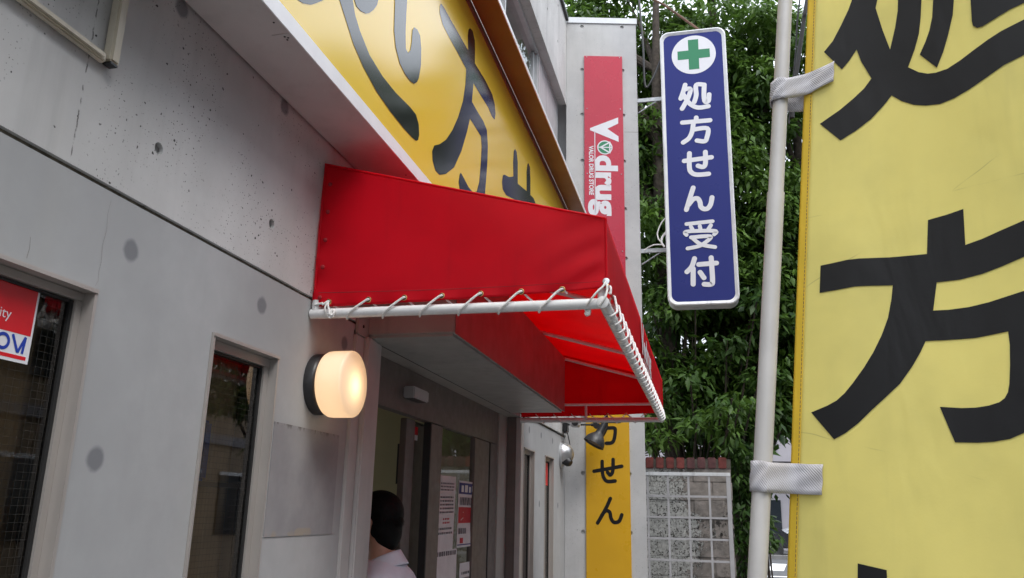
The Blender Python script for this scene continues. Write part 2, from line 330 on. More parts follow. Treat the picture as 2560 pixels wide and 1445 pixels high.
# ------------------------------------------------------------------ mesh helpers
class MB:
    def __init__(s): s.v = []; s.f = []
    def add(s, vs, fs):
        o = len(s.v); s.v += [tuple(x) for x in vs]; s.f += [tuple(i + o for i in f) for f in fs]; return s
    def box(s, x0, x1, y0, y1, z0, z1):
        return s.add([(x0, y0, z0), (x1, y0, z0), (x1, y1, z0), (x0, y1, z0), (x0, y0, z1), (x1, y0, z1), (x1, y1, z1), (x0, y1, z1)],
                     [(0, 3, 2, 1), (4, 5, 6, 7), (0, 1, 5, 4), (1, 2, 6, 5), (2, 3, 7, 6), (3, 0, 4, 7)])
    def tube(s, pts, r, n=10, cap=True):
        pts = [Vector(q) for q in pts]; rs = r if isinstance(r, (list, tuple)) else [r] * len(pts)
        ring = []; ref = None
        for i, q in enumerate(pts):
            d = (pts[min(i + 1, len(pts) - 1)] - pts[max(i - 1, 0)]).normalized()
            if ref is None: ref = Vector((0, 0, 1)) if abs(d.z) < 0.9 else Vector((1, 0, 0))
            a = (ref - d * ref.dot(d)).normalized(); b = d.cross(a); ref = a
            ring.append([q + (a * math.cos(2 * math.pi * k / n) + b * math.sin(2 * math.pi * k / n)) * rs[i] for k in range(n)])
        vs = [w for rr in ring for w in rr]; fs = []
        for i in range(len(pts) - 1):
            for k in range(n): fs.append((i * n + k, i * n + (k + 1) % n, (i + 1) * n + (k + 1) % n, (i + 1) * n + k))
        if cap: fs.append(tuple(range(n - 1, -1, -1))); fs.append(tuple((len(pts) - 1) * n + k for k in range(n)))
        return s.add(vs, fs)
    def lathe(s, c, axis, prof, n=24):
        """prof: list of (distance along axis, radius)"""
        c = Vector(c); d = Vector(axis).normalized(); ref = Vector((0, 0, 1)) if abs(d.z) < 0.9 else Vector((1, 0, 0))
        a = (ref - d * ref.dot(d)).normalized(); b = d.cross(a); vs = []; fs = []
        for (h, r) in prof:
            for k in range(n): vs.append(c + d * h + (a * math.cos(2 * math.pi * k / n) + b * math.sin(2 * math.pi * k / n)) * r)
        for i in range(len(prof) - 1):
            for k in range(n): fs.append((i * n + k, i * n + (k + 1) % n, (i + 1) * n + (k + 1) % n, (i + 1) * n + k))
        fs.append(tuple(range(n - 1, -1, -1))); fs.append(tuple((len(prof) - 1) * n + k for k in range(n)))
        return s.add(vs, fs)
    def sheet(s, P, nu, nv):
        vs = [P(i / nu, j / nv) for j in range(nv + 1) for i in range(nu + 1)]
        fs = [(j * (nu + 1) + i, j * (nu + 1) + i + 1, (j + 1) * (nu + 1) + i + 1, (j + 1) * (nu + 1) + i) for j in range(nv) for i in range(nu)]
        return s.add(vs, fs)
    def build(s, name, mat, parent=None, smooth=False, bevel=0.0, solid=0.0, sub=0):
        me = bpy.data.meshes.new(name); me.from_pydata(s.v, [], s.f); me.update()
        bm = bmesh.new(); bm.from_mesh(me); bmesh.ops.recalc_face_normals(bm, faces=bm.faces)
        if bevel: 
            es = [e for e in bm.edges if len(e.link_faces) == 2 and e.calc_face_angle(0) > 0.5]
            bmesh.ops.bevel(bm, geom=es, offset=bevel, segments=2, affect='EDGES', clamp_overlap=True)
        bm.to_mesh(me); bm.free()
        return link(name, me, mat, parent, smooth, solid, sub)
def link(name, me, mat, parent=None, smooth=False, solid=0.0, sub=0):
    me.materials.append(M[mat] if isinstance(mat, str) else mat)
    if smooth:
        me.polygons.foreach_set('use_smooth', [True] * len(me.polygons))
        try: me.set_sharp_from_angle(angle=R(38))
        except Exception: pass
    o = bpy.data.objects.new(name, me); col.objects.link(o)
    if parent is not None: o.parent = parent
    if solid:
        md = o.modifiers.new('thickness', 'SOLIDIFY'); md.thickness = solid; md.offset = 0
    if sub:
        md = o.modifiers.new('smooth', 'SUBSURF'); md.levels = sub; md.render_levels = sub
    return o
def tag(o, label=None, cat=None, group=None, kind=None):
    if label: o['label'] = label
    if cat: o['category'] = cat
    if group: o['group'] = group
    if kind: o['kind'] = kind
    return o
def thing(name, label, cat, group=None, loc=(0, 0, 0)):
    o = bpy.data.objects.new(name, None); col.objects.link(o); o.empty_display_size = 0.1
    return tag(o, label, cat, group)
def box(name, b, mat, parent=None, bevel=0.0): return MB().box(*b).build(name, mat, parent, bevel=bevel, smooth=bevel > 0)
def tube(name, pts, r, mat, parent=None, n=10): return MB().tube(pts, r, n).build(name, mat, parent, smooth=True)

def circle2(c, r, n=14): return [(c[0] + r * math.cos(2 * math.pi * k / n), c[1] + r * math.sin(2 * math.pi * k / n)) for k in range(n)]
def panel(mb, outer, holes, place, depth_holes=(), depth=0.0, cap=False):
    """flat panel in 2-D with holes; place((a,b), d) -> 3-D, d = depth behind the face"""
    loops = [outer] + list(holes)
    tri = tessellate_polygon([[Vector((a, b, 0)) for a, b in lp] for lp in loops])
    flat = [q for lp in loops for q in lp]
    mb.add([place(q, 0) for q in flat], [tuple(t_) for t_ in tri])
    for lp in holes:
        n = len(lp); vs = [place(q, 0) for q in lp] + [place(q, depth) for q in lp]
        mb.add(vs, [(i, (i + 1) % n, n + (i + 1) % n, n + i) for i in range(n)])
        if cap and len(lp) > 6: mb.add([place(q, depth) for q in lp], [tuple(range(n))])

def catmull(pts, n=8):
    if len(pts) < 3: return pts
    P_ = [pts[0]] + list(pts) + [pts[-1]]; out = []
    for i in range(1, len(P_) - 2):
        a, b, c, d = (np.array(q, float) for q in P_[i - 1:i + 3])
        for k in range(n):
            s_ = k / n; out.append(tuple(0.5 * ((2 * b) + (-a + c) * s_ + (2 * a - 5 * b + 4 * c - d) * s_ ** 2 + (-a + 3 * b - 3 * c + d) * s_ ** 3)))
    out.append(tuple(pts[-1])); return out
def stroke_poly(pts, w, rounded=True):
    """outline of a brush stroke with round ends"""
    L, Rr = [], []; pts = [np.array(q, float) for q in pts]
    for i, q in enumerate(pts):
        d = pts[min(i + 1, len(pts) - 1)] - pts[max(i - 1, 0)]; d = d / (np.hypot(*d) + 1e-9); nn = np.array([-d[1], d[0]])
        L.append(q + nn * w / 2); Rr.append(q - nn * w / 2)
    def capp(c, d):
        a0 = math.atan2(d[1], d[0]); return [c + np.array([math.cos(a0 + a), math.sin(a0 + a)]) * w / 2 for a in np.linspace(math.pi / 2, -math.pi / 2, 9)[1:-1]]
    d1 = pts[-1] - pts[-2]; d0 = pts[0] - pts[1]
    return [tuple(q) for q in L + capp(pts[-1], d1) + Rr[::-1] + capp(pts[0], d0)]
def strokes_mesh(mb, strokes, w, place, smooth=True, lift=0.0002):
    for i, s_ in enumerate(strokes):
        pts = s_ if len(s_) < 3 or not smooth else catmull(s_, 6)
        q = [np.array(x, float) for x in pts]; n = len(q); L, Rr = [], []
        for k in range(n):
            d = q[min(k + 1, n - 1)] - q[max(k - 1, 0)]; d = d / (np.hypot(*d) + 1e-9); nn = np.array([-d[1], d[0]]) * w / 2
            L.append(q[k] + nn); Rr.append(q[k] - nn)
        mb.add([place(x, -lift * (3 * i)) for x in L + Rr], [(k, k + 1, n + k + 1, n + k) for k in range(n - 1)])
        for j, e in enumerate((q[0], q[-1])):
            c = circle2(e, w / 2, 16); mb.add([place(x, -lift * (3 * i + 1 + j)) for x in c], [tuple(range(16))])
def poly_mesh(mb, poly, place, d=0.0):
    tri = tessellate_polygon([[Vector((a, b, 0)) for a, b in poly]]); mb.add([place(q, d) for q in poly], [tuple(t_) for t_ in tri])
def text_mesh(body, size=1.0, offset=0.0, spacing=1.0):
    cu = bpy.data.curves.new('txt', 'FONT'); cu.body = body; cu.size = size; cu.offset = offset; cu.space_character = spacing; cu.resolution_u = 4
    o = bpy.data.objects.new('txt', cu); col.objects.link(o); dg = bpy.context.evaluated_depsgraph_get()
    me = bpy.data.meshes.new_from_object(o.evaluated_get(dg)); bpy.data.objects.remove(o)
    vs = [(v.co.x, v.co.y) for v in me.vertices]; fs = [tuple(p_.vertices) for p_ in me.polygons]; bpy.data.meshes.remove(me); return vs, fs

# ------------------------------------------------------------------ outlines of the characters, metres in the plane of their sign
BAN = {'first': [[(0.0646, 0.8682), (0.0598, 0.8531), (0.049, 0.8283), (0.0371, 0.804), (0.024, 0.7886), (0.0519, 0.7477), (0.0623, 0.7595), (0.0729, 0.7758), (0.0801, 0.7515), (0.0949, 0.7177), (0.0845, 0.7039),
            (0.0692, 0.6911), (0.0498, 0.6772), (0.0215, 0.6617), (0.0522, 0.6252), (0.0739, 0.6358), (0.0945, 0.6491), (0.1112, 0.6656), (0.1231, 0.6796), (0.1368, 0.6657), (0.1528, 0.6542), (0.1685, 0.6474),
            (0.1873, 0.6431), (0.2058, 0.6452), (0.2257, 0.6518), (0.2485, 0.6622), (0.2677, 0.6716), (0.2907, 0.6771), (0.3257, 0.6856), (0.3283, 0.7377), (0.2928, 0.7305), (0.2663, 0.7243), (0.2501, 0.7181),
            (0.232, 0.7094), (0.2152, 0.7009), (0.1983, 0.6945), (0.1829, 0.6944), (0.1725, 0.697), (0.1602, 0.7043), (0.146, 0.7179), (0.1551, 0.7429), (0.1616, 0.7674), (0.1645, 0.7935), (0.166, 0.8228),
            (0.167, 0.8693), (0.1344, 0.8849), (0.133, 0.8376), (0.1324, 0.819), (0.1286, 0.7925), (0.1212, 0.7575), (0.1106, 0.7954), (0.1004, 0.8389), (0.1026, 0.8512), (0.1141, 0.8945), (0.0803, 0.9107)],
           [(0.1821, 0.8156), (0.1802, 0.7868), (0.1759, 0.766), (0.1704, 0.7503), (0.1622, 0.7323), (0.1847, 0.7017), (0.1936, 0.7234), (0.2009, 0.749), (0.2074, 0.7773), (0.2097, 0.8033), (0.2114, 0.8481),
            (0.1833, 0.8615)],
           [(0.2311, 0.7937), (0.2315, 0.756), (0.2329, 0.7478), (0.2378, 0.7421), (0.2443, 0.7415), (0.2591, 0.7465), (0.2768, 0.7528), (0.2939, 0.756), (0.3219, 0.7614), (0.3234, 0.7946), (0.2885, 0.8113),
            (0.286, 0.7885), (0.2312, 0.8003)],
           [(0.0803, 0.9107), (0.1141, 0.8945), (0.1344, 0.8849), (0.167, 0.8693), (0.1673, 0.9003), (0.1228, 0.9224), (0.1325, 0.9498), (0.1018, 0.981)],
           [(0.2885, 0.8113), (0.3234, 0.7946), (0.3274, 0.8801), (0.1844, 0.9473), (0.1833, 0.8615), (0.2114, 0.8481), (0.2133, 0.8986), (0.2905, 0.8659)]],
 'second': [[(0.1696, 0.4722), (0.1929, 0.4746), (0.2129, 0.4779), (0.2141, 0.4266), (0.2341, 0.4307), (0.2553, 0.4372), (0.2815, 0.4446), (0.3146, 0.4552), (0.3122, 0.4048), (0.2795, 0.3964), (0.2551, 0.3887),
             (0.2328, 0.383), (0.2069, 0.3799), (0.1795, 0.3808), (0.175, 0.3425), (0.1938, 0.341), (0.2167, 0.3412), (0.2391, 0.344), (0.2778, 0.3522), (0.3072, 0.3578), (0.3039, 0.2179), (0.2922, 0.1936),
             (0.2709, 0.1782), (0.2563, 0.1718), (0.2396, 0.1692), (0.2225, 0.1688), (0.1981, 0.17), (0.1817, 0.2149), (0.2061, 0.2119), (0.2208, 0.2115), (0.2352, 0.213), (0.2467, 0.2163), (0.2525, 0.2208),
             (0.2562, 0.2278), (0.258, 0.2375), (0.2595, 0.261), (0.2601, 0.2858), (0.2589, 0.3032), (0.2231, 0.2995), (0.1931, 0.3005), (0.1659, 0.302), (0.1602, 0.2885), (0.1505, 0.2701), (0.1359, 0.2478),
             (0.1184, 0.2305), (0.1017, 0.2148), (0.0849, 0.198), (0.0695, 0.1863), (0.0543, 0.1783), (0.0222, 0.2165), (0.044, 0.2242), (0.0564, 0.2304), (0.0669, 0.2397), (0.0772, 0.2526), (0.0909, 0.2724),
             (0.1027, 0.2931), (0.1127, 0.3157), (0.1202, 0.3388), (0.1244, 0.3662), (0.1257, 0.3849), (0.095, 0.3885), (0.0772, 0.3901), (0.0517, 0.3884), (0.029, 0.3877), (0.0292, 0.429), (0.0472, 0.4301),
             (0.0657, 0.4317), (0.0821, 0.4311), (0.1209, 0.4264), (0.1679, 0.4231)]],
 'third': [[(0.0867, 0.0226), (0.121, 0.0166), (0.1221, -0.0162), (0.1237, -0.0615), (0.1313, -0.077), (0.1606, -0.0808), (0.2296, -0.0683), (0.2314, -0.0954), (0.1531, -0.1118), (0.1133, -0.1071), (0.0946, -0.0873),
            (0.0873, -0.0654), (0.0867, -0.019)],
           [(0.0246, -0.0385), (0.2747, 0.0014), (0.2748, -0.0235), (0.0289, -0.0669)], [(0.2044, 0.005), (0.2305, 0.0068), (0.229, -0.0447), (0.2165, -0.06), (0.1892, -0.0602), (0.1838, -0.045), (0.2035, -0.0387)]]}
SIGN = {'first': [[(1.9178, 3.0595), (1.9694, 3.0608), (1.9998, 3.0699), (2.0496, 3.099), (2.0891, 3.1336), (2.1244, 3.1669), (2.1785, 3.242)],
           [(2.2069, 3.2618), (2.2363, 3.2435), (2.2894, 3.2079), (2.3683, 3.1535), (2.462, 3.1167), (2.5912, 3.0875), (2.7445, 3.0775), (2.8913, 3.0785), (2.9887, 3.0844), (3.0389, 3.0915), (3.0637, 3.1071),
            (3.074, 3.1369), (3.0609, 3.1812), (3.021, 3.208), (2.9496, 3.2059), (2.7809, 3.1837), (2.6417, 3.1785), (2.51, 3.1924), (2.4119, 3.2341), (2.3622, 3.2691), (2.3349, 3.311), (2.321, 3.3417)],
           [(2.3361, 3.3523), (2.3476, 3.3197), (2.3698, 3.3078), (2.4056, 3.3128), (2.4476, 3.3311), (2.4818, 3.3566), (2.5152, 3.393), (2.5413, 3.4306), (2.5498, 3.4582), (2.5536, 3.5045)],
           [(2.7027, 3.609), (2.7095, 3.5675), (2.7179, 3.4816), (2.7224, 3.4316), (2.7501, 3.3737), (2.8036, 3.3304), (2.8727, 3.3172), (2.9318, 3.3197), (2.9767, 3.3331), (3.0083, 3.3586), (3.029, 3.3901),
            (3.0457, 3.4643), (3.0384, 3.5417), (3.0153, 3.5932), (2.9775, 3.6005), (2.9413, 3.5887), (2.9206, 3.5618), (2.9198, 3.5013), (2.9105, 3.456), (2.8847, 3.4286), (2.8585, 3.4322), (2.8437, 3.5009),
            (2.839, 3.5924), (2.8389, 3.6561), (2.8321, 3.6995)],
           [(1.918, 3.0595), (2.1785, 3.242), (2.29, 3.55), (2.34, 3.95), (2.24, 3.99), (2.16, 3.62), (2.05, 3.32)],
           [(2.336, 3.3523), (2.5536, 3.5045), (2.62, 3.78), (2.6, 3.84), (2.345, 3.8), (2.335, 3.72), (2.5, 3.74), (2.44, 3.52)],
           [(2.7027, 3.609), (2.8321, 3.6995), (2.83, 3.98), (2.79, 4.04), (2.63, 4.03), (2.635, 3.95), (2.72, 3.93)]],
 'second': [[(3.2549, 3.9092), (3.272, 3.9325), (3.3094, 3.9414), (3.4571, 3.9461), (3.7436, 3.9612), (3.7272, 4.0409), (3.7375, 4.0856), (3.7601, 4.1102), (3.8138, 4.1261), (3.8611, 4.0941), (3.8701, 4.0481),
             (3.8774, 3.9604), (4.0923, 3.9799), (4.2629, 3.9774), (4.3256, 3.9453), (4.3512, 3.8929), (4.3362, 3.8461), (4.2784, 3.8342), (4.1813, 3.8482), (4.0017, 3.8362), (3.8666, 3.831), (3.8488, 3.7092),
             (3.9484, 3.7067), (4.087, 3.7113), (4.1688, 3.695), (4.2009, 3.6067), (4.2014, 3.5041), (4.1879, 3.3967), (4.1712, 3.2899), (4.127, 3.2136), (3.9989, 3.1502), (3.8286, 3.1173), (3.7039, 3.1177),
             (3.6694, 3.1614), (3.6831, 3.21), (3.7013, 3.2259), (3.7551, 3.2198), (3.842, 3.2053), (3.9361, 3.2107), (4.004, 3.2446), (4.0458, 3.3176), (4.0653, 3.4439), (4.0707, 3.5462), (4.0508, 3.5971),
             (3.9282, 3.5972), (3.8246, 3.5943), (3.7806, 3.4959), (3.6947, 3.3437), (3.585, 3.2051), (3.4635, 3.1182), (3.3692, 3.0731), (3.3093, 3.0688), (3.2649, 3.0981), (3.2517, 3.1407), (3.2764, 3.1807),
             (3.3482, 3.2201), (3.44, 3.2872), (3.5333, 3.3846), (3.6163, 3.4983), (3.6874, 3.6284), (3.7185, 3.7408), (3.722, 3.835), (3.5861, 3.837), (3.4171, 3.8366), (3.3105, 3.8419), (3.2602, 3.8722)]],
 'third': [[(4.8519, 3.6927), (4.8387, 3.7859), (4.85, 3.8732), (4.8811, 3.9041), (4.935, 3.9061), (4.9702, 3.8441), (4.983, 3.6947), (5.2654, 3.7553), (5.2549, 3.8944), (5.2771, 3.9671), (5.309, 3.9901),
            (5.3666, 3.9807), (5.384, 3.8985), (5.3928, 3.7749), (5.508, 3.7949), (5.643, 3.769), (5.7576, 3.7459), (5.4016, 3.6524), (5.0087, 3.5694), (5.042, 3.4707), (4.8992, 3.4298), (4.8796, 3.5424),
            (4.6656, 3.4862), (4.5789, 3.4898), (4.5538, 3.5284), (4.57, 3.5789), (4.6106, 3.6028), (4.7404, 3.6398)]]}
BLUE = {'c1': [[(1.3334, 6.2225), (1.3125, 6.1468), (1.2789, 6.0555)], [(1.3253, 6.1662), (1.3891, 6.1629), (1.3628, 6.064), (1.3253, 5.9907), (1.2899, 5.9293)],
        [(1.3137, 6.0949), (1.3534, 6.0135), (1.4042, 5.957), (1.4707, 5.9248), (1.5758, 5.9312)], [(1.5418, 6.1999), (1.4544, 6.2059), (1.4496, 6.0807), (1.4253, 5.9976)],
        [(1.5418, 6.1999), (1.5329, 6.0549), (1.5452, 5.9887), (1.5785, 5.9955), (1.5893, 6.0746)]],
 'c2': [[(1.4391, 5.8059), (1.4373, 5.7588)], [(1.2871, 5.7596), (1.5864, 5.7597)], [(1.4071, 5.7533), (1.3897, 5.6457), (1.3524, 5.5654), (1.2879, 5.5178)],
        [(1.3933, 5.6621), (1.5527, 5.664), (1.542, 5.5484), (1.5139, 5.5127), (1.4374, 5.5278)]],
 'c3': [[(1.2908, 5.2973), (1.5823, 5.3174)], [(1.3503, 5.383), (1.344, 5.211), (1.367, 5.1521), (1.4248, 5.1248), (1.5448, 5.1252)], [(1.5205, 5.385), (1.5148, 5.2462), (1.4869, 5.211), (1.4361, 5.2281)]],
 'c4': [[(1.3754, 4.9761), (1.3374, 4.8628), (1.2945, 4.7274)],
        [(1.3219, 4.7854), (1.3704, 4.842), (1.417, 4.848), (1.4405, 4.8049), (1.4469, 4.7539), (1.4792, 4.7243), (1.5212, 4.7306), (1.5524, 4.7788), (1.568, 4.8511)]],
 'c5': [[(1.2902, 4.5648), (1.5621, 4.5792)], [(1.334, 4.5323), (1.3502, 4.4999)], [(1.4279, 4.5328), (1.4324, 4.5012)], [(1.543, 4.535), (1.5154, 4.493)],
        [(1.2858, 4.4412), (1.29, 4.4785), (1.5773, 4.4691), (1.5727, 4.4305)], [(1.3324, 4.4104), (1.5334, 4.4111), (1.4807, 4.3476), (1.4076, 4.3084), (1.292, 4.2884)],
        [(1.3534, 4.3936), (1.4369, 4.3237), (1.575, 4.2883)]],
 'c6': [[(1.3595, 4.1739), (1.3277, 4.0867), (1.2757, 4.0312)], [(1.3411, 4.0631), (1.3347, 3.892)], [(1.3997, 4.106), (1.5814, 4.1122)], [(1.5304, 4.1742), (1.5338, 3.9254), (1.5151, 3.8841), (1.4477, 3.8871)],
        [(1.4105, 4.0187), (1.4477, 3.9564)]]}
LOW = {'c1': [[(0.2931, 2.4616), (0.5585, 2.4673)], [(0.4196, 2.5231), (0.4185, 2.4117), (0.3941, 2.344), (0.3257, 2.2623)],
        [(0.4217, 2.3969), (0.4998, 2.3986), (0.5109, 2.3666), (0.5006, 2.2961), (0.4777, 2.2522), (0.4202, 2.2443)]],
 'c2': [[(0.2915, 1.9631), (0.5722, 2.0181)], [(0.3747, 2.0613), (0.3771, 1.9466), (0.3953, 1.8915), (0.4298, 1.8662), (0.5033, 1.8723)],
        [(0.4858, 2.0834), (0.4811, 1.9749), (0.4639, 1.9353), (0.4472, 1.9337), (0.4274, 1.9574)]],
 'c3': [[(0.4535, 1.7003), (0.4056, 1.5996), (0.3244, 1.4631)], [(0.3649, 1.5344), (0.4054, 1.5803), (0.4453, 1.5682), (0.458, 1.5107), (0.4869, 1.4728), (0.5376, 1.4841), (0.5652, 1.545)]]}
# ------------------------------------------------------------------ ground and street
tag(MB().add([(-250, -250, -0.004), (250, -250, -0.004), (250, 250, -0.004), (-250, 250, -0.004)], [(0, 1, 2, 3)]).build('ground', 'asphalt'), kind='structure')
MBp = MB().box(-6, 2.9, -6, 8.8, -0.05, 0.10)
tag(MBp.build('pavement', 'paving'), kind='structure')
# the camera's eye level is measured from the pavement
kb = tag(bpy.data.objects.new('kerb', None), kind='structure'); col.objects.link(kb)
for i in range(24): box('kerb_stone', (2.904, 3.05, -6 + i * 0.62, -6 + i * 0.62 + 0.612, -0.05, 0.115), 'paving', kb, bevel=0.008)
tag(MB().box(-6, 2.9, 8.804, 20, -0.05, 0.12).build('garden_bed', 'soil'), kind='structure')
cw = tag(bpy.data.objects.new('crosswalk', None), kind='structure'); col.objects.link(cw)
for i in range(9):
    x0 = 0.2 + i * 0.95
    MB().add([(x0, 27.2, 0.0), (x0 + 0.48, 27.2, 0.0), (x0 + 0.9, 31.2, 0.0), (x0 + 0.42, 31.2, 0.0)], [(0, 1, 2, 3)]).build('road_stripe', 'roadpaint', cw)
ln = MB().add([(-4, 24.4, 0.0), (14, 24.4, 0.0), (14, 24.7, 0.0), (-4, 24.7, 0.0)], [(0, 1, 2, 3)]); ln.build('stop_line', 'roadpaint', cw)
tag(MB().box(-6, 22, 34.8, 37.2, -0.05, 0.13).build('far_pavement', 'paving'), kind='structure')

# ------------------------------------------------------------------ the pharmacy building
bld = thing('pharmacy_building', 'grey concrete pharmacy building with narrow windows and a tall wing wall', 'building')
def fx(q, d): return (-d, q[0], q[1])             # facade plane x = 0
ties = [(1.134 + 0.6 * k, z) for k in range(-3, 12) for z in (2.472,)] + [(1.134 + 0.6 * k, z) for k in range(3, 12) for z in (6.52, 6.97)]
ties += [(1.134 + 0.6 * k, 4.27 - 0.0) for k in ()]
mb = MB()
win_up = [(3.0, 4.32), (8.285, 4.32), (8.285, 6.05), (3.0, 6.05)]
panel(mb, [(-4, 2.303), (8.3, 2.303), (8.3, 7.12), (-4, 7.12)], [circle2(c, 0.0175) for c in ties if not (3 < c[0] < 8.28 and 4.3 < c[1] < 6.1)], fx, depth=0.016)
# cut the upper window as its own rows of wall instead of a hole: rebuild with opening
mb = MB()
hl = [circle2(c, 0.0175) for c in ties]
panel(mb, [(-4, 2.303), (8.3, 2.303), (8.3, 4.32), (-4, 4.32)], [h for h in hl if h[0][1] < 4.3], fx, depth=0.016)
panel(mb, [(-4, 4.32), (3.0, 4.32), (3.0, 7.12), (-4, 7.12)], [h for h in hl if h[0][1] > 4.3 and h[0][0] < 2.9], fx, depth=0.016)
panel(mb, [(3.0, 6.05), (8.3, 6.05), (8.3, 7.12), (3.0, 7.12)], [h for h in hl if h[0][1] > 4.3 and h[0][0] > 3.1], fx, depth=0.016)
mb.add([(0, 3, 6.05), (0, 8.3, 6.05), (-0.2, 8.3, 6.05), (-0.2, 3, 6.05), (0, 3, 4.32), (0, 8.3, 4.32), (-0.2, 8.3, 4.32), (-0.2, 3, 4.32)], [(0, 1, 2, 3), (4, 5, 6, 7), (0, 3, 7, 4)])
mb.add([(0, -4, 2.303), (0, 8.3, 2.303), (-0.02, 8.3, 2.303), (-0.02, -4, 2.303)], [(0, 1, 2, 3)])
mb.add([(0, -4, 7.12), (0, 8.3, 7.12), (-0.25, 8.3, 7.12), (-0.25, -4, 7.12)], [(0, 1, 2, 3)])
wall_u = mb.build('upper_wall', 'upper', bld)
for c in ties:
    if c[0] > 3 and 4.3 < c[1] < 6.1: continue
    MB().lathe((-0.0155, c[0], c[1]), (1, 0, 0), [(0, 0.0173), (0.0015, 0.016)], 12).build('tie_plug', 'plug', wall_u)
box('shadow_groove', (-0.03, -0.012, -4, 8.3, 2.285, 2.307), 'groove', bld)
mb = MB()
W1, W2, W3, W4 = (0.35, 1.592, 0.95, 2.04), (2.072, 2.462, 0.62, 2.042), (6.344, 6.749, 0.5, 2.045), (7.222, 7.637, 0.5, 2.045)
rc = lambda w: [(w[0], w[2]), (w[1], w[2]), (w[1], w[3]), (w[0], w[3])]
panel(mb, [(-4, 0.05), (3.05, 0.05), (3.05, 2.289), (-4, 2.289)], [rc(W1), rc(W2)], fx, depth=0.15)
panel(mb, [(6.262, 0.05), (8.3, 0.05), (8.3, 2.289), (6.262, 2.289)], [rc(W3), rc(W4)], fx, depth=0.15)
mb.box(-0.10, 0, 3.05, 6.262, 2.264, 2.289)
mb.add([(0, -4, 2.289), (0, 8.3, 2.289), (-0.02, 8.3, 2.289), (-0.02, -4, 2.289)], [(0, 1, 2, 3)])
mb.add([(0, 3.05, 0.05), (0, 3.05, 2.264), (-0.2, 3.05, 2.264), (-0.2, 3.05, 0.05)], [(0, 1, 2, 3)])
mb.add([(0, 6.262, 0.05), (0, 6.262, 2.264), (-0.2, 6.262, 2.264), (-0.2, 6.262, 0.05)], [(0, 1, 2, 3)])
wall_l = mb.build('lower_wall', 'lower', bld)
# hairline cracks round the window corner
def crack(pts, w):
    mb = MB()
    for i in range(len(pts) - 1):
        (a, b), (c, d) = pts[i], pts[i + 1]; n_ = Vector((c - a, d - b)).orthogonal().normalized() * w / 2
        mb.add([(0.0006, a + n_.x, b + n_.y), (0.0006, a - n_.x, b - n_.y), (0.0006, c - n_.x, d - n_.y), (0.0006, c + n_.x, d + n_.y)], [(0, 1, 2, 3)])
    mb.build('hairline_crack', 'groove', wall_l)
crack([(1.585, 2.047), (1.592, 2.062), (1.589, 2.085), (1.592, 2.11), (1.587, 2.15), (1.593, 2.19), (1.588, 2.23), (1.592, 2.27)], 0.0005)
crack([(1.377, 2.052), (1.380, 2.075), (1.377, 2.10)], 0.0007)
# shell: back, side, roof, floors inside
box('rear_wall', (-6.2, -6.0, -4, 8.3, 2.6, 7.12), 'side', bld); box('rear_wall', (-6.2, -6.0, -4, 2.97, 0.05, 2.599), 'side', bld); box('rear_wall', (-6.2, -6.0, 7.2, 8.3, 0.05, 2.599), 'side', bld); box('end_wall', (-6.0, -0.2, -4, -3.8, 0.05, 7.12), 'side', bld)  # unseen gap left in the rear wall, added to admit daylight
box('roof_slab', (-6.0, -0.26, -3.8, 8.28, 6.95, 7.10), 'side', bld); box('roof_flashing', (-0.26, 0.03, -4, 8.27, 7.122, 7.17), 'black', bld)
box('upper_floor', (-6.0, -0.02, -3.8, 8.28, 2.62, 2.80), 'dark', bld)
# rooms behind the openings
def room(name, x0, y0, y1, z1, mat, mat2, back=True):
    mb = MB()
    mb.add([(x0, y0, .11), (x0, y1, .11), (x0, y1, z1), (x0, y0, z1), (-.16, y0, .11), (-.16, y1, .11), (-.16, y1, z1), (-.16, y0, z1)],
           ([(0, 1, 2, 3)] if back else []) + [(0, 4, 7, 3), (1, 5, 6, 2), (3, 2, 6, 7)])
    o = mb.build(name, mat, bld); MB().add([(x0, y0, .112), (x0, y1, .112), (-.16, y1, .112), (-.16, y0, .112)], [(0, 1, 2, 3)]).build('room_floor', mat2, bld)
room('store_room', -1.6, -0.6, 2.96, 2.55, 'brown', 'dark'); room('entrance_hall', -6.05, 2.98, 7.19, 2.58, 'olive', 'far', back=False)   # unseen rear side left open, added to bring daylight into the hall; room('side_room', -1.2, 7.2, 8.27, 2.55, 'brown', 'dark')
mb = MB(); mb.sheet(lambda a, c: (-0.125 + 0.012 * math.sin(a * 190), -0.3 + a * 2.9, 0.3 + c * 1.95), 240, 1); mb.build('curtain', 'curtain', bld, smooth=True)
mb = MB(); mb.sheet(lambda a, c: (-0.125 + 0.012 * math.sin(a * 190), 2.63 + a * 0.30, 0.3 + c * 1.95), 60, 1); mb.build('curtain', 'curtain', bld, smooth=True)
mb = MB(); mb.add([(-2.4, 3.0, 4.0), (-2.4, 8.27, 4.0), (-2.4, 8.27, 6.9), (-2.4, 3.0, 6.9)], [(0, 1, 2, 3)]); mb.build('upper_room_wall', 'side', bld)

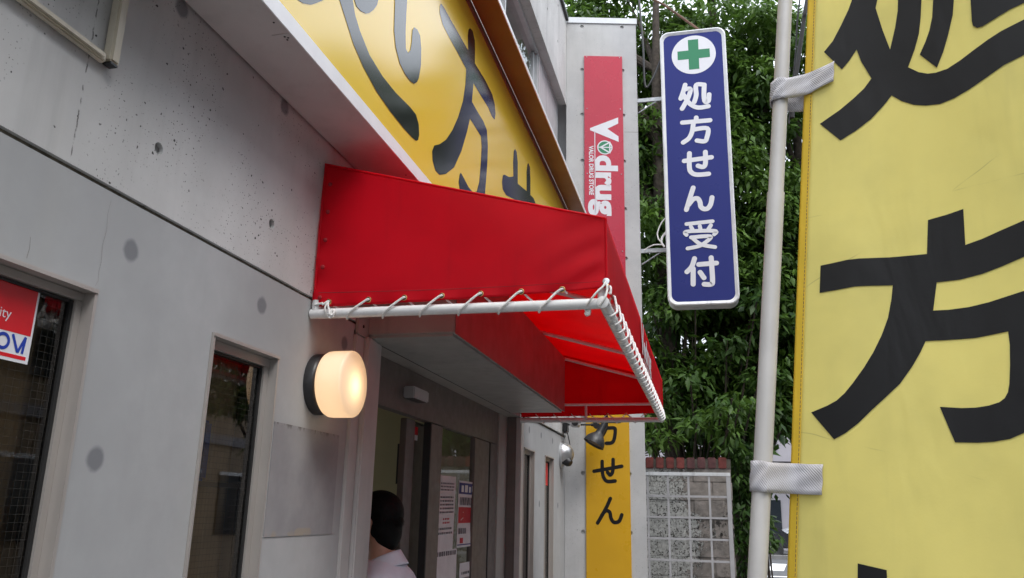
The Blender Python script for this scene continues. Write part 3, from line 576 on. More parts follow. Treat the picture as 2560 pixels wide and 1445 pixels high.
def window(w, depth=0.045, wires=True, sash=0.042, glass='glass'):
    y0, y1, z0, z1 = w
    r_ = bpy.data.objects.new('window', None); col.objects.link(r_); r_.parent = bld
    mb = MB()      # thin outer trim standing a little proud of the wall
    mb.box(-0.03, 0.010, y0 + .0015, y1 - .0015, z1 - 0.011, z1 - .001); mb.box(-0.03, 0.0075, y1 - 0.010, y1 - .001, z0, z1 - 0.0115); mb.box(-0.03, 0.0075, y0 + .001, y0 + 0.010, z0, z1 - .0115); mb.box(-0.03, 0.018, y0 + .0105, y1 - 0.0105, z0 + .001, z0 + 0.012)
    mb.build('trim', 'alu', r_)
    mb = MB(); a = 0.0105
    mb.box(-0.075, -0.022, y0 + a, y1 - a, z1 - 0.0125 - sash, z1 - 0.0125)
    mb.box(-0.075, -0.024, y1 - a - sash, y1 - a, z0 + .0125, z1 - 0.013 - sash); mb.box(-0.075, -0.024, y0 + a, y0 + a + sash * 0.55, z0 + .0125, z1 - 0.013 - sash)
    mb.build('sash', 'alu', r_)
    mb = MB(); ya, yb, zb = y0 + a + sash * .55, y1 - a - sash, z1 - 0.013 - sash
    mb.box(-0.070, -0.031, yb - 0.010, yb - .0005, z0 + .0125, zb - .001); mb.box(-0.070, -0.031, ya + .001, yb - .013, zb - 0.008, zb - .0015)
    mb.build('gasket', 'rubber', r_)
    MB().add([(-0.038, ya, z0 + .01), (-0.038, yb, z0 + .01), (-0.038, yb, zb), (-0.038, ya, zb)], [(0, 1, 2, 3)]).build('pane', glass, r_)
    if wires:
        mb = MB(); k = 0.0175; h = 0.00024
        n = int((yb - ya) / k)
        for i in range(n):
            y = yb - 0.02 - i * k
            if y > ya: mb.add([(-0.0365, y - h, z0 + .02), (-0.0365, y + h, z0 + .02), (-0.0365, y + h, zb - .01), (-0.0365, y - h, zb - .01)], [(0, 1, 2, 3)])
        for i in range(int((zb - z0) / k)):
            z = zb - 0.012 - i * k
            if z > z0 + .02: mb.add([(-0.0368, ya, z - h), (-0.0368, yb - .013, z - h), (-0.0368, yb - .013, z + h), (-0.0368, ya, z + h)], [(0, 1, 2, 3)])
        tag(mb.build('wire_mesh', 'wire', r_), kind='stuff')
    return r_
for i, w in enumerate((W1, W2, W3, W4)): window(w, wires=i < 2, sash=0.019 if i == 0 else 0.028)

# upper strip window
uw = bpy.data.objects.new('upper_window', None); col.objects.link(uw); uw.parent = bld
box('head_frame', (-0.16, -0.09, 3.0, 8.283, 6.0, 6.046), 'silver', uw)
box('sill_frame', (-0.16, 0.03, 3.0, 8.283, 4.325, 4.38), 'silver', uw)
for y in (3.02, 4.4, 5.75, 7.10, 8.24): box('mullion', (-0.155, -0.092, y, y + 0.035, 4.382, 5.998), 'silver', uw)
box('sash_stile', (-0.125, -0.085, 7.14, 7.185, 4.382, 5.985), 'silver', uw); box('sash_stile', (-0.148, -0.12, 7.04, 7.095, 4.382, 5.985), 'silver', uw)
for (a, b, x) in ((3.057, 4.398, -.13), (4.437, 5.748, -.13), (5.787, 7.038, -.135)):
    MB().add([(x, a, 4.382), (x, b, 4.382), (x, b, 5.998), (x, a, 5.998)], [(0, 1, 2, 3)]).build('pane', 'glass_up', uw)
box('infill_panel', (-0.104, -0.096, 7.187, 8.238, 4.382, 5.998), 'lattice', uw)

# ---- wing wall, turned 13.5 degrees out of square
AL = R(13.5); RU = Vector((math.cos(AL), math.sin(AL), 0)); RN = Vector((math.sin(AL), -math.cos(AL), 0)); RO = Vector((0, 8.3, 0))
def rw(q, d): return RO + RU * q[0] + Vector((0, 0, q[1])) - RN * d
ties2 = [(u, z) for u in (0.182, 0.652) for z in [7.075 - 0.57 * k for k in range(13)] if z > .2]
mb = MB(); panel(mb, [(0.002, 0.05), (0.815, 0.05), (0.815, 7.11), (0.002, 7.11)], [circle2(c, 0.021) for c in ties2], rw, depth=0.016)
a = [rw(q, d) for d in (0, 0.2) for q in ((0.815, 0.05), (0.815, 7.11))]; mb.add(a, [(0, 1, 3, 2)])
a = [rw(q, d) for d in (0, 0.2) for q in ((-.2, 7.11), (0.815, 7.11))]; mb.add(a, [(0, 1, 3, 2)])
a = [rw(q, 0.2) for q in ((-.2, .05), (0.815, 0.05), (0.815, 7.11), (-.2, 7.11))]; mb.add(a, [(0, 1, 2, 3)])
wing = mb.build('wing_wall', 'side', bld)
for c in ties2:
    MB().lathe(rw(c, 0.0155), RN, [(0, 0.0208), (0.0015, 0.019)], 12).build('tie_plug', 'plug', wing)
mb = MB(); a = [rw((u, z), d) for d in (-0.012, 0.215) for (u, z) in ((0.002, 7.112), (0.828, 7.112), (0.828, 7.19), (0.002, 7.19))]
mb.add(a, [(0, 1, 2, 3), (4, 5, 6, 7), (0, 1, 5, 4), (1, 2, 6, 5), (2, 3, 7, 6), (0, 3, 7, 4)]); mb.build('coping', 'silver', wing, bevel=0.004)
mb = MB(); a = [rw((u, z), -0.0008) for (u, z) in ((0.66, 5.727), (0.815, 5.727), (0.815, 5.7235), (0.66, 5.7235))]; mb.add(a, [(0, 1, 2, 3)]); mb.build('pour_joint', 'groove', wing)

# ---- entrance canopy (steel box over the door)
cp = bpy.data.objects.new('entrance_canopy', None); col.objects.link(cp); cp.parent = bld
MB().box(0.003, 0.40, 3.17, 5.88, 2.268, 2.66).build('canopy_box', 'canopy', cp, bevel=0.003)
MB().box(0.4005, 0.404, 3.168, 5.882, 2.262, 2.662).build('front_fascia', 'fascia', cp)  # front plate carries the awning's red light as its colour
MB().box(0.003, 0.385, 3.185, 5.865, 2.2555, 2.2675).build('soffit_panel', 'canopy', cp)
MB().box(0.0025, 0.014, 3.06, 3.169, 2.25, 2.43).build('flange', 'canopy', cp)
for z in (2.29, 2.35): MB().lathe((0.014, 3.11, z), (1, 0, 0), [(0, 0.007), (0.004, 0.006)], 8).build('bolt', 'black', cp)
box('seam', (0.0005, 0.004, 3.19, 5.88, 2.2535, 2.2558), 'rubber', cp)

# ---- entrance frame and doors
en = bpy.data.objects.new('door_frame', None); col.objects.link(en); en.parent = bld
mb = MB(); mb.box(-0.09, 0.012, 3.052, 3.137, 0.10, 2.248); mb.build('outer_post', 'post', en, bevel=0.004)
mb = MB(); mb.box(-0.10, 0.030, 3.141, 3.235, 0.10, 2.2535); mb.box(-0.10, 0.018, 3.2355, 3.318, 0.10, 2.2535); mb.build('inner_post', 'post', en, bevel=0.006)
box('reveal_soffit', (-0.11, -0.001, 3.322, 6.258, 2.2635, 2.272), 'alu', en)
box('header_panel', (-0.16, -0.106, 3.322, 5.935, 2.03, 2.2632), 'alu_d', en, bevel=0.002)
box('jamb', (-0.16, -0.10, 5.94, 6.20, 0.10, 2.2630), 'alu', en, bevel=0.003)
box('return_strip', (-0.099, -0.03, 6.203, 6.258, 0.10, 2.2630), 'alu_d', en); box('corner_post', (-0.029, 0.012, 6.2, 6.30, 0.10, 2.262), 'post', en, bevel=0.004)
def leaf(name, x, stiles, panes, z1=2.028):
    o = bpy.data.objects.new(name, None); col.objects.link(o); o.parent = bld
    for (a, b) in stiles: box('stile', (x - 0.035, x, a, b, 0.14, z1), 'alu_d', o, bevel=0.003)
    a0, b0 = min(s_[0] for s_ in stiles), max(s_[1] for s_ in stiles)
    box('bottom_rail', (x - 0.034, x - .001, a0 + .002, b0 - .002, 0.115, 0.139), 'alu_d', o)
    for (a, b) in panes: MB().add([(x - .018, a, .14), (x - .018, b, .14), (x - .018, b, z1), (x - .018, a, z1)], [(0, 1, 2, 3)]).build('pane', 'glass_door', o)
    return o
lf2 = leaf('sliding_door', -0.165, [(4.16, 4.30)], [(4.302, 4.50)])
lf1 = leaf('sliding_door', -0.112, [(4.42, 4.63), (5.34, 5.72)], [(4.632, 5.338)], z1=2.026)
box('meeting_seal', (-0.15, -0.108, 4.402, 4.418, 0.115, 2.026), 'rubber', lf1)
box('edge_seal', (-0.15, -0.108, 5.724, 5.74, 0.115, 2.026), 'rubber', lf1)
box('side_frame', (-0.155, -0.11, 5.742, 5.935, 0.115, 2.026), 'alu_d', en)
# ------------------------------------------------------------------ things on the wall
o = thing('door_sensor', 'small grey sensor box under the canopy above the sliding door', 'sensor')
MB().box(-0.106, -0.045, 3.93, 4.16, 2.105, 2.165).build('housing', 'silver', o, bevel=0.006); box('lens_strip', (-0.10, -0.05, 3.95, 4.14, 2.1035, 2.106), 'black', o)

du = thing('cable_duct', 'beige plastic cable duct bent in an L on the bare concrete', 'duct')
mb = MB(); mb.box(0.0005, 0.020, 0.2, 1.483, 2.580, 2.606); mb.build('horizontal_run', 'beige', du, bevel=0.005)
mb = MB(); mb.box(0.0205, 0.026, 0.2, 1.470, 2.586, 2.600); mb.build('cover_strip', 'beige', du, bevel=0.002)
mb = MB(); mb.box(0.0005, 0.030, 1.484, 1.517, 2.588, 4.1); mb.build('vertical_run', 'beige', du, bevel=0.006)
box('open_end', (0.003, 0.027, 1.488, 1.512, 2.583, 2.589), 'black', du)

# signboard
sg = thing('signboard', 'long yellow signboard with black characters above the red awning', 'signboard')
YF = 0.228
box('top_panel', (0.002, YF, 0.3, 7.25, 4.262, 4.30), 'soffit', sg)
box('soffit_panel', (0.012, 0.168, 0.3, 7.25, 2.928, 2.940), 'soffit', sg)
sv = [(0.3, 1.9395), (1.9425, 4.2395), (4.2425, 7.25)]
for (a, b) in sv: box('soffit_edge_strip', (0.169, YF + .002, a, b, 2.9265, 2.940), 'soffit', sg)
box('bottom_trim', (YF + 0.0025, YF + 0.007, 0.3, 7.25, 2.9245, 2.981), 'white_metal', sg)
box('face', (YF - 0.012, YF, 0.3, 7.25, 2.9805, 4.2215), 'yface', sg)
box('end_panel', (0.002, YF - .0125, 7.24, 7.252, 2.9405, 4.2615), 'soffit', sg); box('end_panel', (0.002, YF - .0125, 0.298, 0.31, 2.9405, 4.2615), 'soffit', sg)
box('top_lip', (YF - 0.02, YF + 0.012, 0.3, 7.25, 4.222, 4.258), 'lip', sg)
hd = MB().box(YF + 0.0125, 0.383, 0.3, 7.25, 4.2615, 4.272).build('hood', 'yhood', sg)
box('hood_edge', (0.3835, 0.389, 0.3, 7.25, 4.2560, 4.285), 'white_metal', hd)
for q in ((0.21, 1.88), (0.205, 1.955), (0.213, 1.962), (0.205, 1.972), (0.20, 3.02)): MB().lathe((q[0], q[1], 2.9262), (0, 0, -1), [(0, 0.0035), (0.0015, 0.003)], 8).build('screw', 'black', sg)
def sgp(q, d): return (YF + 0.0012 - d, q[0], q[1])
for key in ('first', 'second', 'third'):
    mb = MB()
    for i, poly in enumerate(SIGN[key]): poly_mesh(mb, poly, sgp, -0.0003 * i)
    mb.build('character', 'black_gloss', sg)

# awning
aw = thing('awning', 'red vinyl awning laced with white rope to a white pipe frame', 'awning')
YN, YFAR, XF, ZT, ZFT, ZB, ZP = 2.659, 6.20, 1.092, 2.834, 2.540, 2.283, 2.237
def side_panel(y, sgn):
    def P(u, v):
        x = 0.008 + u * (XF - 0.008); top = ZT + (ZFT - ZT) * (x / XF); bot = (2.262 + 0.028 * (x / XF)) - 0.006 * math.sin(math.pi * u)
        z = bot + v * (top - bot)
        k = math.exp(-((u - 1.0) / 0.16) ** 2); q = (1 - u) * 1.0 + 0.45 * v
        w = 0.0055 * k * math.sin(q * 38) * (0.25 + 0.75 * (1 - v)) * (1 - math.exp(-((1 - u) / 0.02)))
        w += 0.004 * math.sin(u * 9 + v * 2) * v * (1 - v) * 4 + 0.006 * math.exp(-(u / 0.05) ** 2) * math.sin(v * 26) * (1 - v)
        w += 0.004 * math.exp(-(v / 0.07) ** 2) * math.sin(u * 44) * min(1, 4 * (1 - u))
        return (x, y + sgn * w, z)
    o = MB().sheet(P, 120, 40).build('canvas_panel', 'red', aw, smooth=True, solid=0.0015)
    mb = MB()
    for k in range(60):
        u0, u1 = 0.02 + k / 60 * .96, 0.02 + (k + .96) / 60 * .96
        mb.add([Vector(P(u_, v_)) + Vector((0, sgn * 0.0016, 0)) for u_, v_ in ((u0, .092), (u1, .092), (u1, .0965), (u0, .0965))], [(0, 1, 2, 3)])
    mb.build('hem_seam', 'seam', o)
    # piping along the top seam, the front seam and the wall edge, sewn hem below
    tube('seam_piping', [Vector(P(u / 12, 1)) + Vector((0, 0, 0.001)) for u in range(13)], 0.0042, 'red', o, 8)
    tube('seam_piping', [Vector(P(1, v / 8)) for v in range(9)], 0.0045, 'red', o, 8)
    tube('seam_piping', [Vector(P(0.004, v / 8)) for v in range(9)], 0.0048, 'red', o, 8)
    return P
PN = side_panel(YN, -1); PFA = side_panel(YFAR, 1)
def top_p(u, v): 
    x = 0.006 + u * (XF - 0.006); return (x, YN + 0.001 + v * (YFAR - YN - 0.002), ZT + (ZFT - ZT) * x / XF - 0.012 * math.sin(math.pi * u) * abs(math.sin(v * math.pi * 3)))
MB().sheet(top_p, 20, 60).build('canvas_panel', 'red', aw, smooth=True, solid=0.0015)
def front_p(u, v):
    y = YN + 0.001 + u * (YFAR - YN - 0.002); z = ZB + 0.004 + v * (ZFT - ZB - 0.004)
    return (XF + 0.004 * math.sin(v * math.pi) * math.sin(u * 17) + 0.003 * math.sin(u * 40) * (1 - v), y, z)
fr = MB().sheet(front_p, 120, 10).build('canvas_panel', 'red', aw, smooth=True, solid=0.0015)
# snaps fixing the near panel to the wall
for v in (0.06, 0.27, 0.46, 0.66, 0.86):
    p_ = PN(0.028, v); MB().lathe((p_[0], p_[1] - 0.001, p_[2]), (0, -1, 0), [(0, 0.0085), (0.004, 0.0075), (0.006, 0.004)], 12).build('snap', 'seam', aw, smooth=True)
# pipe frame
RP = 0.0185
tube('pipe', [(0.004, YN + 0.004, ZP), (XF - 0.012, YN + 0.004, ZP)], RP, 'pipe', aw, 18)
tube('pipe', [(XF - 0.010, YN - 0.012, ZP + .001), (XF - 0.010, YFAR + 0.012, ZP + .001)], RP + .0015, 'pipe', aw, 18)
tube('pipe', [(0.004, YFAR - 0.004, ZP), (XF - 0.012, YFAR - 0.004, ZP)], RP, 'pipe', aw, 14)
tube('pipe', [(0.022, YN + 0.004, ZP), (0.022, YN + 0.004, ZP + 0.05)], RP * 0.9, 'pipe', aw, 14)
tube('corner_post', [(XF - 0.020, YN + 0.028, ZP + .002), (XF - 0.020, YN + 0.028, ZFT - 0.03)], 0.014, 'pipe', aw, 14)
tube('corner_post', [(XF - 0.020, YFAR - 0.028, ZP + .002), (XF - 0.020, YFAR - 0.028, ZFT - 0.03)], 0.014, 'pipe', aw, 14)
tube('top_pipe', [(XF - 0.022, YN + 0.02, ZFT - 0.028), (XF - 0.022, YFAR - 0.02, ZFT - 0.028)], 0.014, 'pipe', aw, 12)
for y in (YN + 0.03, 3.85, 5.19, YFAR - 0.03): tube('rafter', [(0.008, y, ZT - 0.030), (XF - 0.03, y, ZFT - 0.027)], 0.013, 'pipe', aw, 12)
tube('far_rail', [(0.01, YFAR - 0.03, 2.352), (XF - 0.03, YFAR - 0.03, 2.352)], 0.011, 'pipe', aw, 10)
tube('far_strut', [(0.52, YFAR - 0.03, 2.247), (0.52, YFAR - 0.03, 2.352)], 0.010, 'pipe', aw, 10)
MB().lathe((XF - 0.012, YN - 0.012, ZP), (0, -1, 0), [(0, 0.0212), (0.004, 0.0205), (0.007, 0.012)], 18).build('pipe_cap', 'pipe', aw, smooth=True)
# eyelets and lacing. axis: direction along the pipe, out: away from the awning
def lacing(org, ax, out, ts, ze, end_knot=True):
    ax = Vector(ax); out = Vector(out); org = Vector(org); rr = 0.0041
    def at(t_, o_, z_): return org + ax * t_ + out * o_ + Vector((0, 0, z_))
    pts = []; step = ts[1] - ts[0]; rp = RP + 0.0035
    for i, t_ in enumerate(ts):
        zc = ze(t_)
        MB().lathe(at(t_, 0.0022, zc), out, [(0, 0.0115), (0.002, 0.0105), (0.0025, 0.0088)], 16).build('eyelet', 'brass', aw, smooth=True)
        MB().lathe(at(t_, 0.0040, zc), out, [(0, 0.0088), (0.0010, 0.0086)], 12).build('eyelet_hole', 'black', aw)
        if i == 0:
            pts += [at(t_ - 0.05, 0.012, ZP + 0.030), at(t_ - 0.02, 0.012, ZP + 0.036)]
        tb = t_ - step * 0.50
        if i: pts += [at(tb - step * 0.10, -rp * 0.9, ZP + 0.004), at(tb - step * 0.04, -rp * 0.6, ZP - rp * 0.85), at(tb, rp * 0.15, ZP - rp), at(tb + step * 0.07, rp * 0.85, ZP - rp * 0.45), at(tb + step * 0.18, rp * 1.0, ZP + rp * 0.25)]
        pts += [at(t_ - step * 0.12, 0.013, zc - 0.013), at(t_ - 0.002, 0.009, zc - 0.001), at(t_ + 0.004, 0.001, zc), at(t_ + step * 0.10, -0.010, zc - 0.012)]
    sm = catmull([tuple(q) for q in pts], 4)
    return tube('rope', sm, rr, 'rope', aw, 7)
tsn = [0.072, 0.228, 0.366, 0.507, 0.650, 0.796, 0.940]
lacing((0, YN, 0), (1, 0, 0), (0, -1, 0), tsn, lambda t_: 2.279 + 0.012 * t_)
tsf = [0.03 + 0.137 * k for k in range(26)]
lacing((XF, YN, 0), (0, 1, 0), (1, 0, 0), tsf, lambda t_: 2.303)
lacing((0, YFAR, 0), (1, 0, 0), (0, 1, 0), [0.12 + 0.14 * k for k in range(7)], lambda t_: 2.284)
# corner tie and knots
tube('rope', catmull([(XF - .002, YN - .005, 2.310), (XF - .010, YN - .014, 2.292), (XF - .03, YN - .024, 2.27), (XF - .055, YN - .022, 2.24), (XF - .07, YN, 2.224), (XF - .065, YN + .02, 2.232)], 5), 0.0038, 'rope', aw, 7)
tube('rope', catmull([(XF - .002, YN - .005, 2.310), (XF + .004, YN - .012, 2.285), (XF - .002, YN - .026, 2.25), (XF - .02, YN - .020, 2.226)], 5), 0.0038, 'rope', aw, 7)
MB().lathe((XF - .001, YN - .004, 2.312), (0, -1, 0), [(0, 0.0125), (0.002, 0.0115), (0.0025, 0.007)], 14).build('eyelet', 'chrome', aw, smooth=True)
def knot(c, s_):
    c = Vector(c); pts = [c + Vector((math.sin(a * 2) * s_, math.cos(a * 3) * s_ * 0.5, math.sin(a * 3 + 1) * s_)) for a in np.linspace(0, 2 * math.pi, 30)]
    mb = MB().tube(pts, 0.0038, 7); mb.tube([c, c + Vector((s_ * .8, -.002, -s_ * 1.6))], [0.0038, 0.0052], 7); mb.tube([c, c + Vector((-s_ * .4, -.002, -s_ * 1.9))], [0.0038, 0.006], 7)
    mb.build('rope_knot', 'rope', aw, smooth=True)
knot((0.098, YN - 0.026, 2.232), 0.011); knot((XF - 0.066, YN + 0.01, 2.212), 0.008)
tube('rope', catmull([(0.072, YN - .006, 2.279), (0.078, YN - .016, 2.262), (0.09, YN - .026, 2.238)], 5), 0.0036, 'rope', aw, 7)
tube('rope', catmull([(0.072, YN - .006, 2.279), (0.069, YN - .02, 2.256), (0.072, YN - .019, 2.235), (0.078, YN + .0, 2.226)], 5), 0.0036, 'rope', aw, 7)
# lettering on the awning front
def text_part(body, place, size, offset, mat, parent, name='lettering', spacing=1.0, lift=0.0):
    vs, fs = text_mesh(body, size, offset, spacing); mb = MB(); mb.add([place(v) for v in vs], fs); return mb.build(name, mat, parent)
def awp(q): return (XF + 0.0105, 4.05 + q[0], 2.352 + q[1])
mb = MB(); mb.add([awp(q) for q in ((0, .165), (.06, .165), (.105, .06), (.15, .165), (.20, .165), (.125, -.01), (.085, -.01))], [(0, 1, 2, 6), (2, 3, 4, 5), (2, 5, 6)]); mb.build('lettering', 'wfilm', fr)
MB().lathe(awp((0.235, 0.035)), (1, 0, 0), [(0, 0.045), (0.001, 0.045)], 20).build('lettering', 'wfilm', fr)
text_part('drug', lambda v: awp((0.29 + v[0] * 1.5, v[1])), 0.165, 0.007, 'wfilm', fr)
mb = MB(); mb.add([awp(q) for q in ((.14, -.020), (.82, -.020), (.82, -.026), (.14, -.026))], [(0, 1, 2, 3)]); mb.build('lettering', 'wfilm', fr)
text_part('VALOR DRUG STORE', lambda v: awp((0.25 + v[0] * 1.35, v[1] - 0.058)), 0.038, 0.0008, 'wfilm', fr)

# wall lamp
lm = thing('wall_lamp', 'round lit wall lamp with opal glass on a black base', 'lamp')
LY, LZ = 2.765, 1.992
MB().lathe((0.0, LY, LZ), (1, 0, 0), [(-0.002, 0.113), (0.030, 0.113), (0.040, 0.106), (0.046, 0.09)], 40).build('base', 'black', lm, smooth=True)
gl = MB(); prof = [(0.040, 0.098), (0.043, 0.108), (0.049, 0.116), (0.058, 0.121), (0.070, 0.1225), (0.138, 0.1225), (0.1425, 0.1218), (0.146, 0.1195), (0.1485, 0.115), (0.1505, 0.105), (0.153, 0.085), (0.155, 0.06), (0.156, 0.03), (0.156, 0.002)]
gl.lathe((0, LY, LZ), (1, 0, 0), prof, 56).build('globe', 'opal', lm, smooth=True)
ld = bpy.data.lights.new('bulb', 'POINT'); ld.energy = LAMP_W; ld.color = (1.0, 0.72, 0.45); ld.shadow_soft_size = 0.03
lo = bpy.data.objects.new('bulb', ld); col.objects.link(lo); lo.location = (0.098, LY - 0.004, LZ - 0.006); lo.parent = lm

# grey patch of an old notice
tag(MB().box(0.0003, 0.0022, 2.478, 2.983, 1.455, 1.825).build('notice_patch', 'residue'), 'grey rectangular patch with glue marks below the wall lamp', 'patch')

# security sticker inside the big window
st = thing('security_sticker', 'red and white security sticker on the wired window glass', 'sticker')
sx = -0.0355
def stp(y0, y1, z0, z1, d, mat, nm): MB().add([(sx + d, y0, z0), (sx + d, y1, z0), (sx + d, y1, z1), (sx + d, y0, z1)], [(0, 1, 2, 3)]).build(nm, mat, st)
MB().box(sx - 0.001, sx, 1.16, 1.466, 1.838, 2.012).build('sheet', 'wfilm', st)
stp(1.164, 1.4605, 1.899, 2.008, 0.0004, 'stickerred', 'red_field'); stp(1.17, 1.458, 1.845, 1.853, 0.0004, 'stickerred', 'red_line')
text_part('Security', lambda v: (sx + 0.0008, 1.297 + v[0] * 1.02, 1.925 + v[1]), 0.031, 0.0, 'wfilm', st)
o_ = MB(); 
def ring(cy, cz, ro, ri, n=28):
    a = [(sx + .0008, cy + r_ * math.cos(2 * math.pi * k / n), cz + r_ * math.sin(2 * math.pi * k / n)) for r_ in (ro, ri) for k in range(n)]
    return a, [(k, (k + 1) % n, n + (k + 1) % n, n + k) for k in range(n)]
a_, f_ = ring(1.391, 1.8765, 0.0185, 0.0115); o_.add(a_, f_)
def seg(p0, p1, w): 
    d = Vector((p1[0] - p0[0], p1[1] - p0[1])).normalized(); n_ = Vector((-d.y, d.x)) * w / 2
    return [(sx + .0008 + random.random() * 2e-4, p0[0] + n_.x, p0[1] + n_.y), (sx + .0008, p0[0] - n_.x, p0[1] - n_.y), (sx + .0008, p1[0] - n_.x, p1[1] - n_.y), (sx + .0008, p1[0] + n_.x, p1[1] + n_.y)]
for p0, p1 in (((1.4135, 1.895), (1.433, 1.859)), ((1.433, 1.859), (1.4485, 1.895)), ((1.4485, 1.895), (1.4455, 1.858))): o_.add(seg(p0, p1, 0.0065), [(0, 1, 2, 3)])
for cy in (1.345, 1.30, 1.255):
    a_, f_ = ring(cy, 1.8765, 0.0185, 0.0115); o_.add(a_, f_[3:-3] if cy != 1.345 else f_[4:-4])
o_.build('lettering', 'stickerblue', st)

# alarm dome, floodlight, camera and cables near the inner corner
al = thing('alarm_dome', 'silver domed alarm light on the pale wall beside the narrow windows', 'alarm')
MB().lathe((0.0, 8.06, 2.10), (1, 0, 0), [(-.001, 0.125), (0.018, 0.125), (0.022, 0.118)], 28).build('back_plate', 'silver', al, smooth=True)
MB().lathe((0.02, 8.06, 2.115), (0.85, -0.3, 0.35), [(0, 0.112), (0.03, 0.108), (0.06, 0.094), (0.085, 0.07), (0.10, 0.04), (0.106, 0.008)], 28).build('dome', 'dome', al, smooth=True)
MB().lathe((0.045, 8.03, 2.055), (0.8, -0.3, -0.5), [(0, 0.05), (0.05, 0.045), (0.075, 0.03)], 18).build('sounder', 'black', al, smooth=True)
fl = thing('floodlight', 'black cone floodlight on an arm in front of the yellow sign', 'floodlight')
MB().box(-.001, 0.05, 8.12, 8.24, 2.325, 2.475).build('junction_box', 'black', fl, bevel=0.014)
tube('arm', [(0.045, 8.17, 2.412), (0.33, 8.17, 2.408)], 0.0095, 'black', fl); tube('arm_socket', [(0.285, 8.17, 2.409), (0.345, 8.17, 2.408)], 0.016, 'black', fl)
MB().lathe((0.342, 8.155, 2.40), (0, 1, 0), [(-0.022, 0.034), (0.022, 0.034)], 16).build('knuckle', 'black', fl, smooth=True)
ax_ = Vector((-0.42, -0.18, -0.80)).normalized(); c0 = Vector((0.413, 8.16, 2.40))
MB().lathe(c0, ax_, [(-.03, 0.034), (0.075, 0.040), (0.10, 0.048), (0.13, 0.075), (0.155, 0.093), (0.185, 0.105), (0.215, 0.110), (0.2155, 0.098), (0.19, 0.09)], 26).build('reflector', 'black', fl, smooth=True)
MB().lathe(c0 + ax_ * 0.196, ax_, [(0, 0.094), (0.003, 0.094)], 24).build('lens', 'alu_d', fl)
cm = thing('security_camera', 'small silver security camera beside the floodlight arm', 'camera')
MB().box(0.098, 0.188, 7.98, 8.13, 2.375, 2.452).build('body', 'silver', cm, bevel=0.012)
MB().lathe((0.152, 7.98, 2.412), (0, -1, 0), [(-.01, 0.033), (0.012, 0.033), (0.014, 0.026)], 18).build('lens', 'black', cm, smooth=True)
tube('bracket', [(-.001, 8.06, 2.43), (0.10, 8.06, 2.42)], 0.008, 'silver', cm)
tag(MB().tube(catmull([(0.045, 8.17, 2.33), (0.075, 8.13, 2.22), (0.095, 8.09, 2.10), (0.095, 8.05, 2.045), (0.075, 8.03, 2.03), (0.055, 8.03, 2.05)], 5), 0.005, 7).build('power_cable', 'black', smooth=True), 'thin black cable looping from the floodlight box to the alarm dome', 'cable')
tag(MB().tube([(0.006, 6.3, 2.27), (0.006, 6.9, 2.300), (0.006, 8.27, 2.305)], 0.006, 7).build('wall_conduit', 'black', smooth=True), 'thin dark conduit running along the pale wall to the corner', 'conduit')

# signs on the wing wall
rs = thing('red_sign', 'tall red shop sign with white lettering turned sideways on wing wall', 'sign')
def rbox(mb, u0, u1, z0, z1, d0, d1):
    a = [rw((u, z), d) for d in (d0, d1) for (u, z) in ((u0, z0), (u1, z0), (u1, z1), (u0, z1))]
    return mb.add(a, [(0, 1, 2, 3), (4, 7, 6, 5), (0, 4, 5, 1), (1, 5, 6, 2), (2, 6, 7, 3), (3, 7, 4, 0)])
rbox(MB(), 0.205, 0.645, 3.35, 6.675, 0.003, -0.018).build('panel', 'sred', rs)
def rp(q, k=0): return rw(q, -0.0192 - k)
V_ = [(0.589, 5.895), (0.588, 5.819), (0.465, 5.751), (0.589, 5.660), (0.591, 5.592), (0.269, 5.729), (0.269, 5.755)]
mb = MB(); poly_mesh(mb, V_, lambda q, d: rp(q)); mb.build('letter', 'wfilm', rs)
def disc(mb, c, r_, k, n=28): mb.add([rp(q, k) for q in circle2(c, r_, n)], [tuple(range(n))])
lg = MB(); disc(lg, (0.4345, 5.5205), 0.086, 0); lgo = lg.build('logo_disc', 'wfilm', rs)
lg = MB(); disc(lg, (0.4345, 5.5205), 0.073, 0.0006); lg.build('logo_ring', 'green', rs)
mb = MB()
for pl in ([(0.49, 5.585), (0.385, 5.5205), (0.49, 5.456)],): 
    for k in range(3):
        a, b = pl[k], pl[(k + 1) % 3]; strokes_mesh(mb, [[a, b]], 0.016, lambda q, d: rp(q, 0.0012 - d))
strokes_mesh(mb, [[(0.3615, 5.5205), (0.51, 5.5205)]], 0.012, lambda q, d: rp(q, 0.0022 - d)); mb.build('logo_mark', 'wfilm', rs)
# text reads from top to bottom: x of the text runs downwards
text_part('drug', lambda v: rp((0.334 + v[1] * 0.98, 5.425 - v[0] * 1.12)), 0.345, 0.0145, 'wfilm', rs, 'lettering')
mb = MB(); mb.add([rp(q) for q in ((0.318, 5.715), (0.3265, 5.715), (0.3265, 4.735), (0.318, 4.735))], [(0, 1, 2, 3)]); mb.build('underline', 'wfilm', rs)
text_part('VALOR DRUG STORE', lambda v: rp((0.258 + v[1] * 1.12, 5.535 - v[0] * 1.03)), 0.060, 0.0020, 'wfilm', rs, 'lettering')
for u in (0.235, 0.615):
    for z in (3.40, 4.3, 5.2, 6.0, 6.66): MB().lathe(rp((u, z)), RN, [(0, 0.006), (0.003, 0.005)], 8).build('screw', 'steel', rs)
ys = thing('yellow_wall_sign', 'narrow ochre yellow sign with black characters low on wing wall', 'sign')
rbox(MB(), 0.212, 0.655, 0.35, 3.2, 0.003, -0.018).build('panel', 'ylow', ys)
for k in ('c1', 'c2', 'c3'):
    mb = MB(); strokes_mesh(mb, LOW[k], 0.036, lambda q, d: rw(q, -0.0190 + d)); mb.build('character', 'blackfilm', ys)
